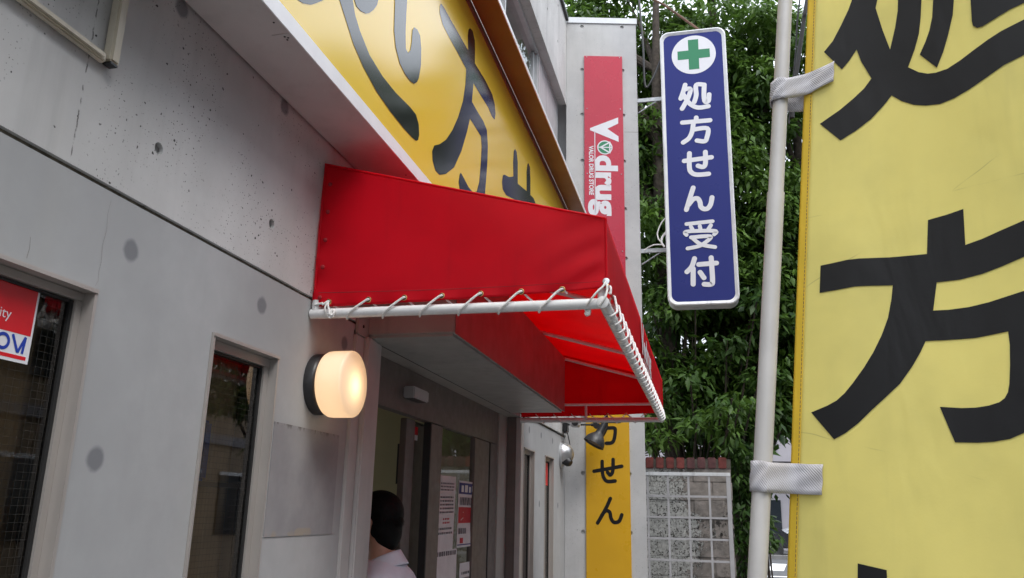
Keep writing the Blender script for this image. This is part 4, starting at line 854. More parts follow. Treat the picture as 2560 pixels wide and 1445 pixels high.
mb = MB(); strokes_mesh(mb, [[(0.30, 3.05), (0.29, 2.92)], [(0.30, 3.0), (0.40, 3.0), (0.36, 2.86), (0.29, 2.78)], [(0.33, 2.9), (0.42, 2.80), (0.56, 2.78)], [(0.45, 3.03), (0.45, 2.85)], [(0.45, 3.04), (0.53, 3.04), (0.53, 2.86), (0.57, 2.85)]], 0.036, lambda q, d: rw(q, -0.0190 + d)); mb.build('character', 'blackfilm', ys)

# blue projecting sign
bs = thing('projecting_sign', 'blue lightbox sign with green cross and white characters on steel brackets', 'sign')
BY = 8.42
def rrect(x0, x1, z0, z1, r_, n=8):
    out = []
    for (cx_, cz_, a0) in ((x1 - r_, z1 - r_, 0), (x0 + r_, z1 - r_, 90), (x0 + r_, z0 + r_, 180), (x1 - r_, z0 + r_, 270)):
        out += [(cx_ + r_ * math.cos(R(a0 + 90 * k / n)), cz_ + r_ * math.sin(R(a0 + 90 * k / n))) for k in range(n + 1)]
    return out
def slab(mb, lp, y0, y1):
    n = len(lp); mb.add([(q[0], y0, q[1]) for q in lp] + [(q[0], y1, q[1]) for q in lp], [tuple(range(n)), tuple(range(2 * n - 1, n - 1, -1))] + [(i, (i + 1) % n, n + (i + 1) % n, n + i) for i in range(n)])
def bezel(mb, lo, li, y0, y1, y2):
    n = len(lo); mb.add([(q[0], y1, q[1]) for q in lo] + [(q[0], y0, q[1]) for q in lo] , [(i, (i + 1) % n, n + (i + 1) % n, n + i) for i in range(n)])
    lm_ = [((a[0] * .75 + b_[0] * .25), (a[1] * .75 + b_[1] * .25)) for a, b_ in zip(lo, li)]
    mb.add([(q[0], y0, q[1]) for q in lo] + [(q[0], y0 - .006, q[1]) for q in lm_] + [(q[0], y2, q[1]) for q in li], [(i, (i + 1) % n, n + (i + 1) % n, n + i) for i in range(n)] + [(n + i, n + (i + 1) % n, 2 * n + (i + 1) % n, 2 * n + i) for i in range(n)])
XL, XR, ZL, ZH = 1.068, 1.798, 3.665, 6.905
mb = MB(); slab(mb, rrect(XL + .004, XR - .004, ZL + .004, ZH - .004, 0.095), BY + 0.004, BY + 0.20); mb.build('case', 'case', bs, smooth=True)
mb = MB(); bezel(mb, rrect(XL, XR, ZL, ZH, 0.10), rrect(XL + .045, XR - .045, ZL + .045, ZH - .045, 0.075), BY - 0.016, BY + 0.05, BY - 0.004); mb.build('rim', 'case', bs, smooth=True)
mb = MB(); slab(mb, rrect(XL + .040, XR - .040, ZL + .040, ZH - .040, 0.072), BY - 0.006, BY + 0.003); mb.build('face', 'bblue', bs)
def bp(q, d): return (q[0], BY - 0.0075 + d, q[1])
mb = MB(); mb.add([bp(q, 0) for q in circle2((1.4405, 6.592), 0.244, 48)], [tuple(range(48))]); mb.build('white_disc', 'wfilm', bs)
mb = MB(); poly_mesh(mb, [(1.383, 6.785), (1.497, 6.785), (1.497, 6.651), (1.619, 6.651), (1.619, 6.541), (1.497, 6.541), (1.497, 6.407), (1.383, 6.407), (1.383, 6.541), (1.262, 6.541), (1.262, 6.651), (1.383, 6.651)], lambda q, d: bp(q, -0.001)); mb.build('green_cross', 'green', bs)
for k in ('c1', 'c2', 'c3', 'c4', 'c5', 'c6'):
    mb = MB(); strokes_mesh(mb, BLUE[k], 0.052 if k != 'c5' else 0.042, lambda q, d: bp(q, d)); mb.build('character', 'wfilm', bs)
for z in (6.13, 4.318):
    bk = MB(); bk.box(0.79, XL + .01, BY + 0.085, BY + 0.115, z - 0.022, z + 0.022); bk.build('bracket', 'steel', bs)
    tube('strut', [(0.80, BY + 0.10, z - 0.15), (XL - 0.06, BY + 0.10, z - 0.02)], 0.008, 'steel', bs)
tube('tie_rod', [(1.60, BY + 0.10, ZH - .02), (1.13, BY + 0.10, 7.352), (0.45, BY + 0.12, 7.86)], 0.014, 'rust', bs)
tag(MB().tube(catmull([(0.78, 8.47, 8.6), (0.843, 8.45, 7.41), (0.875, 8.45, 6.77), (0.888, 8.45, 6.28), (0.97, 8.46, 6.36), (1.07, 8.5, 6.62)], 6), 0.012, 8).build('feed_cable', 'black', smooth=True), 'black feed cable hanging beside the wing wall into the blue sign', 'cable')
tag(MB().tube(catmull([(1.066, 8.45, 4.66), (1.02, 8.45, 4.60), (0.98, 8.45, 4.50), (0.99, 8.44, 4.42), (1.03, 8.44, 4.36), (0.93, 8.45, 4.36), (0.83, 8.46, 4.31)], 6), 0.007, 7).build('sign_wire', 'rope', smooth=True), 'loose white wire looped on the lower bracket of the blue sign', 'wire')
tag(MB().tube(catmull([(1.075, 8.445, 4.50), (1.03, 8.44, 4.44), (1.02, 8.44, 4.38), (1.05, 8.44, 4.33)], 6), 0.012, 7).build('wire_coil', 'rope', smooth=True), 'bundled pale wire coil hanging by the lower sign bracket', 'wire')

# notices taped to the door glass
def notice(label, y0, y1, z0, z1, tilt, fields, x=-0.126):
    o = thing('paper_notice', label, 'notice', 'notices taped to the door glass')
    def P(a, b, d=0): 
        w = 0.004 * math.sin(b * 7 + y0 * 9) * math.sin(a * 3.1)
        return (x + w + d, y0 + a * (y1 - y0) + tilt * (b - .5), z0 + b * (z1 - z0) + tilt * 0.25 * (a - .5))
    MB().sheet(lambda a, b: P(a, b), 6, 8).build('sheet', 'paper', o, smooth=True)
    for i, (a0, a1, b0, b1, m_) in enumerate(fields):
        MB().sheet(lambda a, b: P(a0 + a * (a1 - a0), b0 + b * (b1 - b0), 0.0012 + 0.0002 * (i % 3)), 4, 3).build('print', m_, o, smooth=True)
def lines(b0, b1, n, m_='ink', a0=.1, a1=.9, fill=.45):
    out = []; h = (b1 - b0) / n
    for i in range(n):
        a = a0
        while a < a1 - .03:
            w = random.uniform(.03, .09); out.append((a, min(a1, a + w), b0 + i * h, b0 + i * h + h * fill, m_)); a += w + random.uniform(.015, .035)
    return out
notice('poster with blue heading and red middle band on door glass', 5.04, 5.52, 1.33, 1.735, 0.0, [(0.02, .98, .80, .97, 'inkblue'), (.12, .22, .83, .93, 'wfilm'), (.27, .40, .83, .94, 'wfilm'), (.46, .55, .83, .92, 'wfilm'), (.6, .72, .84, .94, 'wfilm'), (.03, .97, .36, .60, 'inkred'), (.02, .98, .03, .045, 'inkblue'), (.12, .26, .06, .14, 'inkred'), (.15, .27, .40, .56, 'paper'), (.34, .5, .42, .55, 'paper'), (.6, .72, .40, .56, 'paper')] + lines(.63, .78, 1, a0=.08, a1=.95, fill=.8) + lines(.20, .32, 1, a0=.05, a1=.4, fill=.7))
notice('plain printed sheet hanging beside the blue headed poster', 4.64, 4.97, 1.32, 1.752, 0.02, lines(.80, .93, 3) + lines(.50, .75, 5) + lines(.36, .46, 2, 'inkred', .3, .7) + lines(.22, .34, 2))
notice('white sheet with a pale green block lower on the glass', 4.62, 5.05, 0.85, 1.325, 0.0, [(.1, .75, .42, .52, 'inkgreen')] + lines(.2, .38, 3) + lines(.93, .99, 1, a0=.02, a1=.98, fill=.9))
notice('small white sheet with faint pink lines low on the glass', 5.12, 5.50, 0.80, 1.235, 0.01, lines(.6, .92, 4) + lines(.40, .58, 3, 'inkred', .2, .8))
o = thing('red_sticker', 'tiny red sticker at the top of the door glass', 'sticker'); MB().add([(-.181, 4.31, 1.955), (-.181, 4.39, 1.955), (-.181, 4.39, 2.0), (-.181, 4.31, 2.0)], [(0, 1, 2, 3)]).build('red_field', 'stickerred', o); MB().add([(-.181, 4.31, 1.925), (-.181, 4.39, 1.925), (-.181, 4.39, 1.9545), (-.181, 4.31, 1.9545)], [(0, 1, 2, 3)]).build('white_field', 'wfilm', o)
o = thing('window_sticker', 'red security sticker at the top of a narrow far window', 'sticker'); MB().add([(-.0355, 7.30, 1.79), (-.0355, 7.56, 1.79), (-.0355, 7.56, 1.99), (-.0355, 7.30, 1.99)], [(0, 1, 2, 3)]).build('red_field', 'stickerred', o)
o = thing('framed_picture', 'dark framed picture on the yellow wall inside the entrance', 'picture'); box('frame', (-1.37, -1.08, 7.165, 7.188, 1.775, 2.135), 'black', o); box('print', (-1.34, -1.11, 7.160, 7.1645, 1.805, 2.105), 'paper', o)
o = thing('reception_shelf', 'pale reception counter against the yellow wall inside the entrance', 'counter'); box('top', (-3.6, -0.9, 6.55, 7.18, 1.02, 1.06), 'silver', o); box('front', (-3.55, -0.95, 6.62, 6.66, 0.112, 1.019), 'far', o); box('side', (-0.98, -0.95, 6.661, 7.18, 0.112, 1.019), 'far', o)
o = thing('blue_storage_box', 'blue plastic box on a shelf behind the narrow wired window', 'box'); MB().box(-0.108, -0.066, 2.19, 2.235, 1.62, 1.80).build('box', 'blueplastic', o, bevel=0.01); MB().box(-0.110, -0.064, 2.09, 2.45, 1.606, 1.619).build('shelf', 'brown', o)
# ------------------------------------------------------------------ banner on its pole
HB, HT = Vector((1.5007, 1.1812, 1.4742)), Vector((1.5961, 1.2301, 2.3649))
BU = Vector((0.891, -0.454, 0.0)); BV = (HT - HB).normalized(); BN = BU.cross(BV).normalized()
if BN.y > 0: BN = -BN                               # towards the viewer's side
def bwave(u, v): return 0.0035 * math.sin(u * 19 + v * 3.1) + 0.003 * math.sin(v * 7.3 + u * 5) * min(1, max(0, u) * 8)
def ban(u, v, d=0.0): return HB + BU * u + BV * v + BN * (bwave(u, v) + d)
bn = thing('banner', 'yellow fabric banner with huge black characters tied to a white pole', 'banner')
MB().sheet(lambda a, b: ban(0.004 + a * 0.45, -0.95 + b * 2.0), 50, 130).build('cloth', 'ban', bn, smooth=True, solid=0.0006)
hm = MB().sheet(lambda a, b: ban(-0.0045 + a * 0.0125, -0.95 + b * 2.0, 0.0008), 4, 130).build('hem', 'hem', bn, smooth=True, solid=0.0010)
mb = MB()
for k in range(330): mb.add([ban(0.0062 + du_, -0.94 + k * 0.006 + dv_, 0.0019) for du_, dv_ in ((0, 0), (.0009, 0), (.0009, .0042), (0, .0042))], [(0, 1, 2, 3)])
tag(mb.build('stitching', 'rust', hm), kind='stuff')
for key in ('first', 'second', 'third'):
    bm = bmesh.new()
    for ip, poly in enumerate(BAN[key]):
        tri = tessellate_polygon([[Vector((a, b, 0)) for a, b in poly]]); vs = [bm.verts.new((a, b, ip * 0.00015)) for a, b in poly]
        for t_ in tri:
            try: bm.faces.new([vs[i] for i in t_])
            except ValueError: pass
    for k in range(60):
        for co, no in (((k * 0.012, 0, 0), (1, 0, 0)), ((0, -0.15 + k * 0.02, 0), (0, 1, 0))):
            bmesh.ops.bisect_plane(bm, geom=bm.verts[:] + bm.edges[:] + bm.faces[:], plane_co=co, plane_no=no)
    for v in bm.verts: v.co = ban(v.co.x, v.co.y, 0.0011 + v.co.z)
    bmesh.ops.recalc_face_normals(bm, faces=bm.faces); me = bpy.data.meshes.new('character'); bm.to_mesh(me); bm.free()
    link('character', me, 'banblack', bn, smooth=True)
PB, PT = Vector((1.4576, 1.1657, 1.4736)), Vector((1.5542, 1.2158, 2.3609))
def pole_at(z): return PB + (PT - PB) * ((z - PB.z) / (PT.z - PB.z))
pl = thing('banner_pole', 'leaning white pole carrying the yellow banner', 'pole')
tube('lower_tube', [pole_at(0.22), pole_at(2.02)], 0.0125, 'pole', pl, 20); tube('upper_tube', [pole_at(2.0), pole_at(3.2)], 0.0112, 'pole', pl, 20)
c_ = pole_at(0.1); MB().lathe((c_.x, c_.y, 0.10), (0, 0, 1), [(0, 0.19), (0.05, 0.19), (0.10, 0.15), (0.12, 0.04), (0.26, 0.03)], 28).build('weighted_base', 'pole', pl, smooth=True)
# straps: a strip that leaves the cloth front, goes round the pole and comes back behind
def strap(v0, h, u_end, tilt, squash=1.0):
    pc = pole_at((HB + BV * v0).z); dirn = (pc - (HB + BV * v0)); wd = (dirn - BV * dirn.dot(BV)).normalized(); e2 = BV.cross(wd).normalized(); e2 = -e2 if e2.y > 0 else e2
    pts = [ban(u_end, v0 + tilt, 0.004), ban(u_end * .5, v0 + tilt * .6, 0.005), ban(0.002, v0 + tilt * 0.2, 0.007)]
    fn = -BN if BN.y > 0 else BN
    for k in range(9):
        a = R(-112 + k / 8 * 205)
        pts.append(pc + wd * (math.cos(a) * 0.0150) - e2 * (math.sin(a) * 0.0150) + BV * (-tilt * 0.55 * (1 + k / 8 * 0.8)))
    pts += [ban(-0.004, v0 - tilt * 1.15, -0.006), ban(0.03, v0 - tilt * 1.0, -0.004)]
    mb = MB(); n = len(pts); sub = 6
    sm = catmull([tuple(q) for q in pts], 5); n = len(sm)
    vs = [Vector(sm[i]) + BV * (h * (j / sub - .5)) + fn * 0.0016 * math.sin(j * 1.7 + i * .4) for i in range(n) for j in range(sub + 1)]
    fs = [(i * (sub + 1) + j, i * (sub + 1) + j + 1, (i + 1) * (sub + 1) + j + 1, (i + 1) * (sub + 1) + j) for i in range(n - 1) for j in range(sub)]
    mb.add(vs, fs); return mb.build('strap', 'web', bn, smooth=True, solid=0.0014)
strap(0.7315, 0.036, 0.041, 0.0155); strap(0.1275, 0.040, 0.041, -0.002)
tag(MB().tube(catmull([(2.40, 5.1, 5.9), (2.172, 5.0, 4.866), (2.135, 5.0, 4.689), (2.044, 5.0, 4.201), (2.02, 5.0, 4.02)], 6), 0.014, 8).build('drop_cable', 'rubber', smooth=True), 'thick black cable hanging behind the banner pole', 'cable')
tag(MB().tube(catmull([(2.33, 5.1, 5.9), (2.127, 5.05, 4.872), (2.076, 5.03, 4.488), (1.997, 5.0, 3.979)], 6), 0.0055, 8).build('slack_wire', 'rubber', smooth=True), 'thin black wire hanging beside the thick drop cable', 'cable')

# ------------------------------------------------------------------ person at the door
pn = thing('person', 'person with short black hair in a white coat facing the open door', 'person')
PX, PY = -0.085, 3.63
def loft(mb, rings, n=24, cap=True):
    vs = []; fs = []
    for (cx_, cy_, cz_, rx, ry) in rings:
        for k in range(n):
            a = 2 * math.pi * k / n; ca, sa = math.cos(a), math.sin(a); e = 0.85
            vs.append((cx_ + rx * math.copysign(abs(ca) ** e, ca), cy_ + ry * math.copysign(abs(sa) ** e, sa), cz_))
    for i in range(len(rings) - 1):
        for k in range(n): fs.append((i * n + k, i * n + (k + 1) % n, (i + 1) * n + (k + 1) % n, (i + 1) * n + k))
    if cap: fs += [tuple(range(n - 1, -1, -1)), tuple((len(rings) - 1) * n + k for k in range(n))]
    return mb.add(vs, fs)
def ell(mb, c, r_, n=20, m_=14):
    loft(mb, [(c[0], c[1], c[2] + r_[2] * math.sin(t_), max(.001, r_[0] * math.cos(t_)), max(.001, r_[1] * math.cos(t_))) for t_ in np.linspace(-math.pi / 2 * .98, math.pi / 2 * .98, m_)], n)
mb = MB()
ell(mb, (PX - .005, PY, 1.515), (0.098, 0.078, 0.115)); ell(mb, (PX - .04, PY, 1.455), (0.066, 0.060, 0.085))       # skull, face
mb.tube([(PX - .10, PY, 1.50), (PX - .122, PY, 1.468), (PX - .10, PY, 1.455)], [0.010, 0.015, 0.010], 8)               # nose
for s_ in (-1, 1):                                                                                                       # ears
    mb.tube([(PX - .018, PY + s_ * .078, 1.505), (PX + .002, PY + s_ * .093, 1.50), (PX - .002, PY + s_ * .090, 1.465), (PX - .016, PY + s_ * .078, 1.448)], [0.010, 0.013, 0.011, 0.008], 8)
loft(mb, [(PX + .045, PY, 1.28, .075, .075), (PX + .035, PY, 1.36, .060, .058), (PX + .018, PY, 1.44, .058, .055), (PX, PY, 1.50, .06, .055)])
loft(mb, [(PX + .03, PY, 0.86, .115, .165), (PX + .03, PY, 1.05, .105, .15), (PX + .035, PY, 1.20, .115, .18), (PX + .045, PY, 1.28, .09, .15), (PX + .045, PY, 1.315, .06, .08)])
for s_ in (-1, 1):
    sh = Vector((PX + .045, PY + s_ * .175, 1.245)); el = Vector((PX + .03, PY + s_ * .225, 0.985)); wr = Vector((PX - .17, PY + s_ * .19, 0.91))
    mb.tube([sh, (sh + el) / 2, el, (el + wr) / 2, wr], [.052, .046, .038, .033, .026], 12)
    mb.tube([wr, wr + Vector((-.05, 0, -.008)), wr + Vector((-.09, 0, -.016))], [.026, .036, .030], 10)
    for j, (dy, ln_) in enumerate(((-.027, .062), (-.009, .074), (.009, .070), (.027, .055))):
        b0 = wr + Vector((-.085, dy, -.014)); mb.tube([b0, b0 + Vector((-ln_ * .5, 0, -.006)), b0 + Vector((-ln_ * .9, 0, -.03))], [.0095, .009, .007], 7)
    b0 = wr + Vector((-.035, -s_ * .03, -.004)); mb.tube([b0, b0 + Vector((-.03, -s_ * .022, -.006)), b0 + Vector((-.062, -s_ * .024, -.02))], [.011, .0105, .008], 7)
    hp = Vector((PX + .03, PY + s_ * .085, 0.88)); kn = Vector((PX + .02, PY + s_ * .09, 0.53)); an = Vector((PX + .045, PY + s_ * .09, 0.185))
    mb.tube([hp, (hp + kn) / 2, kn, (kn + an) / 2, an], [.088, .075, .056, .055, .040], 14)
    mb.tube([an + Vector((.03, 0, -.04)), an + Vector((-.05, 0, -.045)), an + Vector((-.17, 0, -.055))], [.036, .040, .026], 10)
body = mb.build('body', 'skin', pn); body.modifiers.new('fuse', 'REMESH').mode = 'VOXEL'; body.modifiers['fuse'].voxel_size = 0.008
sm_ = body.modifiers.new('soft', 'SMOOTH'); sm_.iterations = 3; body.modifiers['fuse'].use_smooth_shade = True
# hair: strands laid over the skull, full at the nape, clear of ears and face
mb = MB()
ell(mb, (PX + .016, PY, 1.532), (0.110, 0.089, 0.104), 28, 18); ell(mb, (PX + .057, PY, 1.455), (0.064, 0.071, 0.095), 24, 16); ell(mb, (PX + .035, PY, 1.485), (0.066, 0.083, 0.085), 24, 16); ell(mb, (PX + .060, PY, 1.40), (0.036, 0.046, 0.058), 20, 12)
ell(mb, (PX - .055, PY, 1.575), (0.052, 0.074, 0.055), 18, 12)
hair = mb.build('hair', 'hair', pn); rm = hair.modifiers.new('fuse', 'REMESH'); rm.mode = 'VOXEL'; rm.voxel_size = 0.006; rm.use_smooth_shade = True
sm_ = hair.modifiers.new('soft', 'SMOOTH'); sm_.iterations = 6
mb = MB()
for k in range(2600):
    th_, ph = random.uniform(-2.3, 2.3), random.uniform(0.02, 1.0)
    # direction over the crown, falling backwards and down
    zc = 1.635 - 0.012 - ph * 0.225; t_ = ph
    rx = 0.106 * math.sqrt(max(0.02, 1 - (1 - min(1, t_ * 1.75)) ** 2)) * (1 if t_ < .55 else 1 - (t_ - .55) * 1.25)
    x = PX + .014 + .030 * max(0, t_ - .35) + rx * math.cos(th_); y = PY + rx * 0.86 * math.sin(th_)
    if t_ > .40 and math.cos(th_) < -0.15 + (t_ - .4) * 1.6: continue
    d = Vector((math.cos(th_) * .5, math.sin(th_) * .4, -1.0)).normalized(); b0 = Vector((x, y, zc)); w_ = Vector((-math.sin(th_), math.cos(th_), 0)) * 0.0016
    L_ = random.uniform(.018, .035); b0 -= d * L_ * .4; out_ = Vector((math.cos(th_), math.sin(th_), 0.1)) * random.uniform(-.001, .004)
    mb.add([b0 - w_, b0 + w_, b0 + d * L_ * .6 + w_ * .8 + out_, b0 + d * L_ + out_ * .6 + w_ * .2, b0 + d * L_ * .6 - w_ * .8 + out_], [(0, 1, 2, 3, 4)])
tag(mb.build('hair_strands', 'hair', hair), kind='stuff')
mb = MB()        # coat
loft(mb, [(PX + .035, PY, 0.60, .19, .235), (PX + .035, PY, 0.85, .165, .215), (PX + .04, PY, 1.03, .145, .195), (PX + .045, PY, 1.17, .150, .215), (PX + .05, PY, 1.235, .140, .212), (PX + .052, PY, 1.275, .118, .175), (PX + .05, PY, 1.305, .098, .125), (PX + .046, PY, 1.33, .082, .088)], 32)
for s_ in (-1, 1):
    sh = Vector((PX + .05, PY + s_ * .165, 1.232)); el = Vector((PX + .04, PY + s_ * .235, 0.985)); wr = Vector((PX - .15, PY + s_ * .195, 0.915))
    mb.tube([sh, sh.lerp(el, .35), el, el.lerp(wr, .5), wr], [.072, .075, .064, .056, .050], 16)
coat = mb.build('coat', 'coat', pn); rm = coat.modifiers.new('fuse', 'REMESH'); rm.mode = 'VOXEL'; rm.voxel_size = 0.009; rm.use_smooth_shade = True
sm_ = coat.modifiers.new('soft', 'SMOOTH'); sm_.iterations = 4
def collar(r0, r1, z0, z1, name, lean=0.0, a0=-2.5, a1=2.5, fall=0.035):
    def P(u, v):
        a = a0 + u * (a1 - a0); rr = r0 + v * (r1 - r0); dz = -fall * (1 - math.cos(a)) * 0.9
        return (PX + .047 + lean * v + rr * math.cos(a), PY + rr * 0.98 * math.sin(a), z0 + v * (z1 - z0) + dz)
    MB().sheet(P, 40, 5).build(name, 'coat', coat, smooth=True, solid=0.003)
collar(0.074, 0.068, 1.315, 1.372, 'collar_stand'); collar(0.112, 0.0725, 1.318, 1.376, 'collar', a0=-2.3, a1=2.3)
mb = MB()
for s_ in (-1, 1):
    hp = Vector((PX + .03, PY + s_ * .09, 0.90)); kn = Vector((PX + .02, PY + s_ * .092, 0.53)); an = Vector((PX + .045, PY + s_ * .092, 0.17)); mb.tube([hp, kn, an], [.10, .072, .068], 16)
mb.build('trousers', 'trousers', pn, smooth=True)
for s_ in (-1, 1):
    MB().add([], []) if False else None
    sh_ = MB(); loft(sh_, [(PX - .02, PY + s_ * .092, 0.113, .135, .048), (PX - .02, PY + s_ * .092, 0.135, .138, .05), (PX - .005, PY + s_ * .092, 0.165, .115, .046), (PX + .03, PY + s_ * .092, 0.20, .06, .045)], 18); sh_.build('shoe', 'black', pn, smooth=True)

# ------------------------------------------------------------------ garden wall, lattice, trees
gw = thing('garden_wall', 'weathered block wall with peeling white paint and a brick coping', 'wall')
GY = 9.55
for row in range(10):
    z0 = 0.118 + row * 0.2
    for k in range(-2, 6):
        x0 = -0.6 + k * 0.41 + (0.205 if row % 2 else 0); x1 = min(x0 + 0.41, 1.66)
        if x0 > 1.6: continue
        j = random.uniform(-.004, .004); MB().box(x0, x1 - .0035 if x1 - x0 > .4 else x1, GY + j * 2, GY + 0.15, z0, z0 + 0.1975).build('block', 'block', gw, bevel=0.004)
box('mortar_core', (-1.4, 1.652, GY + 0.013, GY + 0.144, 0.1, 2.12), 'joint', gw)
for k in range(19):
    x0 = -0.55 + k * 0.1145; j = random.uniform(-.006, .006); dz = random.uniform(-.004, .004)
    if x0 + .1 > 1.68: continue
    MB().box(x0 + .012, x0 + 0.098, GY - 0.035 + j, GY + 0.19, 2.062 + dz, 2.185 + dz)\
        .build('brick', random.choice(('brick', 'brick', 'brick2')), gw, bevel=0.008)
box('coping_mortar', (-0.55, 1.655, GY - 0.022, GY + 0.18, 2.07, 2.165), 'mortar', gw)
lt = thing('lattice_panel', 'white steel lattice panel standing against the peeling wall', 'lattice')
LX0, LX1, LYY = -0.35, 1.64, GY - 0.15
box('top_bar', (LX0, LX1, LYY - .02, LYY + .02, 1.975, 2.012), 'case', lt, bevel=0.003); box('side_bar', (LX1 - .045, LX1, LYY - .02, LYY + .02, 0.12, 1.974), 'lattice', lt, bevel=0.003)
for k in range(9):
    x = 1.413 - k * 0.222
    if x > LX0: box('upright', (x - .011, x + .011, LYY - .012, LYY + .012, 0.12, 1.9745), 'lattice', lt)
for k in range(8):
    z = 1.755 - k * 0.2235
    box('cross_bar', (LX0, LX1 - .046, LYY - .0135, LYY - .0125 + .022, z - .011, z + .011), 'lattice', lt)

def leaf_cloud(name, centres, per, spread, size, mat, parent, droop=0.6, light=None, squash=0.5):
    n = len(centres) * per; C_ = np.repeat(np.array(centres), per, 0)
    off = rng.normal(0, 1, (n, 3)); off /= np.linalg.norm(off, axis=1)[:, None] + 1e-9; off *= (rng.random((n, 1)) ** 0.45) * spread; off[:, 2] *= squash
    p0 = C_ + off
    az = np.arctan2(off[:, 1], off[:, 0]) + rng.normal(0, 0.9, n); el = -droop + rng.normal(0, 0.45, n)
    d = np.stack([np.cos(az) * np.cos(el), np.sin(az) * np.cos(el), np.sin(el)], 1)
    up_ = np.tile([0, 0, 1.0], (n, 1)) + rng.normal(0, 0.35, (n, 3)); s_ = np.cross(d, up_); s_ /= np.linalg.norm(s_, axis=1)[:, None] + 1e-9; nn = np.cross(s_, d)
    L = size * (0.6 + 0.8 * rng.random((n, 1))); w = L * 0.19
    a = p0; b = p0 + d * L * 0.4 + nn * L * 0.05; e = p0 + d * L - nn * L * 0.10
    l1 = p0 + d * L * 0.38 + s_ * w - nn * L * 0.02; r1 = p0 + d * L * 0.38 - s_ * w - nn * L * 0.02
    V_ = np.stack([a, l1, e, r1, b], 1).reshape(-1, 3)
    base = (np.arange(n) * 5)[:, None]; F = np.concatenate([base + np.array([[0, 1, 4]]), base + np.array([[1, 2, 4]]), base + np.array([[2, 3, 4]]), base + np.array([[3, 0, 4]])], 1).reshape(-1, 3)
    me = bpy.data.meshes.new(name); me.vertices.add(len(V_)); me.vertices.foreach_set('co', V_.ravel().astype(np.float32))
    me.loops.add(F.size); me.loops.foreach_set('vertex_index', F.ravel().astype(np.int32)); me.polygons.add(len(F)); me.polygons.foreach_set('loop_start', (np.arange(len(F)) * 3).astype(np.int32)); me.polygons.foreach_set('loop_total', np.full(len(F), 3, np.int32))
    me.update(calc_edges=True)
    at = me.attributes.new('rnd', 'FLOAT', 'POINT'); cl = np.repeat(rng.random(len(centres)), per); val = np.clip(0.55 * cl + 0.45 * rng.random(n), 0, 1); at.data.foreach_set('value', np.repeat(val, 5).astype(np.float32))
    return link(name, me, mat, parent)
def tree(label, base, h, crowns, nclump, per, size, mat='leaf', trunk_r=0.11, spread=0.35, lean=(0, 0)):
    o = thing('evergreen_tree', label, 'tree', 'trees behind the wing wall'); base = Vector(base)
    pts = [base + Vector((lean[0] * t_ + 0.06 * math.sin(t_ * 5 + base.x), lean[1] * t_ + 0.05 * math.sin(t_ * 4), h * t_)) for t_ in np.linspace(0, 1, 9)]
    mb = MB().tube(pts, [trunk_r * (1 - 0.75 * t_) + .01 for t_ in np.linspace(0, 1, 9)], 10)
    cs = []
    for _ in range(nclump):
        c_, r_ = random.choice(crowns)
        while True:
            q = Vector((random.uniform(-1, 1), random.uniform(-1, 1), random.uniform(-1, 1)))
            if 0.25 < q.length < 1: break
        cs.append((c_[0] + q.x * r_[0], c_[1] + q.y * r_[1], c_[2] + q.z * r_[2]))
    for c_ in random.sample(cs, min(26, len(cs))):
        c_ = Vector(c_); k = min(7, max(1, int((c_.z - base.z) / h * 8 - 1.5))); s0 = pts[k]; md = s0.lerp(c_, .5) + Vector((0, 0, 0.12))
        mb.tube([s0, md, c_], [trunk_r * .32, trunk_r * .2, .008], 6)
    mb.build('trunk', 'bark', o, smooth=True)
    tag(leaf_cloud('crown', cs, per, spread, size, mat, o), kind='stuff'); return o
tree('dark evergreen tree with trunk close behind the wing wall', (0.95, 10.9, 0), 9.0, [((0.3, 11.4, 8.2), (1.5, 1.0, 1.7)), ((1.2, 11.2, 5.8), (0.9, .8, 1.8)), ((-1.2, 11.6, 8.8), (1.5, 1.0, 1.5)), ((0.8, 11.3, 3.6), (.7, .7, 1.2)), ((0.5, 11.8, 8.0), (1.4, 0.8, 1.6))], 380, 110, 0.135, trunk_r=.15)
tree('tall leafy evergreen tree rising above the blue sign', (1.75, 11.6, 0), 9.4, [((1.9, 11.8, 8.2), (1.2, 1.0, 1.5)), ((1.7, 11.7, 5.9), (1.2, .9, 1.9)), ((2.4, 11.6, 4.6), (1.0, .9, 1.5)), ((1.6, 11.4, 3.0), (.9, .8, .7))], 380, 110, 0.14, trunk_r=.17)
tree('broad evergreen tree seen between blue sign and pole', (2.9, 12.0, 0), 8.6, [((2.7, 12.0, 7.4), (1.2, 1.1, 1.9)), ((2.6, 11.8, 4.8), (1.0, 1.0, 1.7)), ((3.6, 12.2, 5.2), (1.2, 1.1, 2.0)), ((2.7, 11.7, 3.9), (.9, .8, .9))], 380, 110, 0.14, trunk_r=.14)
tree('evergreen tree behind the yellow banner', (5.2, 12.4, 0), 9.4, [((5.0, 12.6, 5.6), (1.7, 1.3, 1.8)), ((4.6, 12.4, 3.6), (1.3, 1.2, 1.6)), ((6.2, 12.9, 4.6), (1.5, 1.2, 1.8)), ((5.4, 12.4, 8.2), (1.6, 1.3, 1.6))], 280, 70, 0.2, trunk_r=.15)
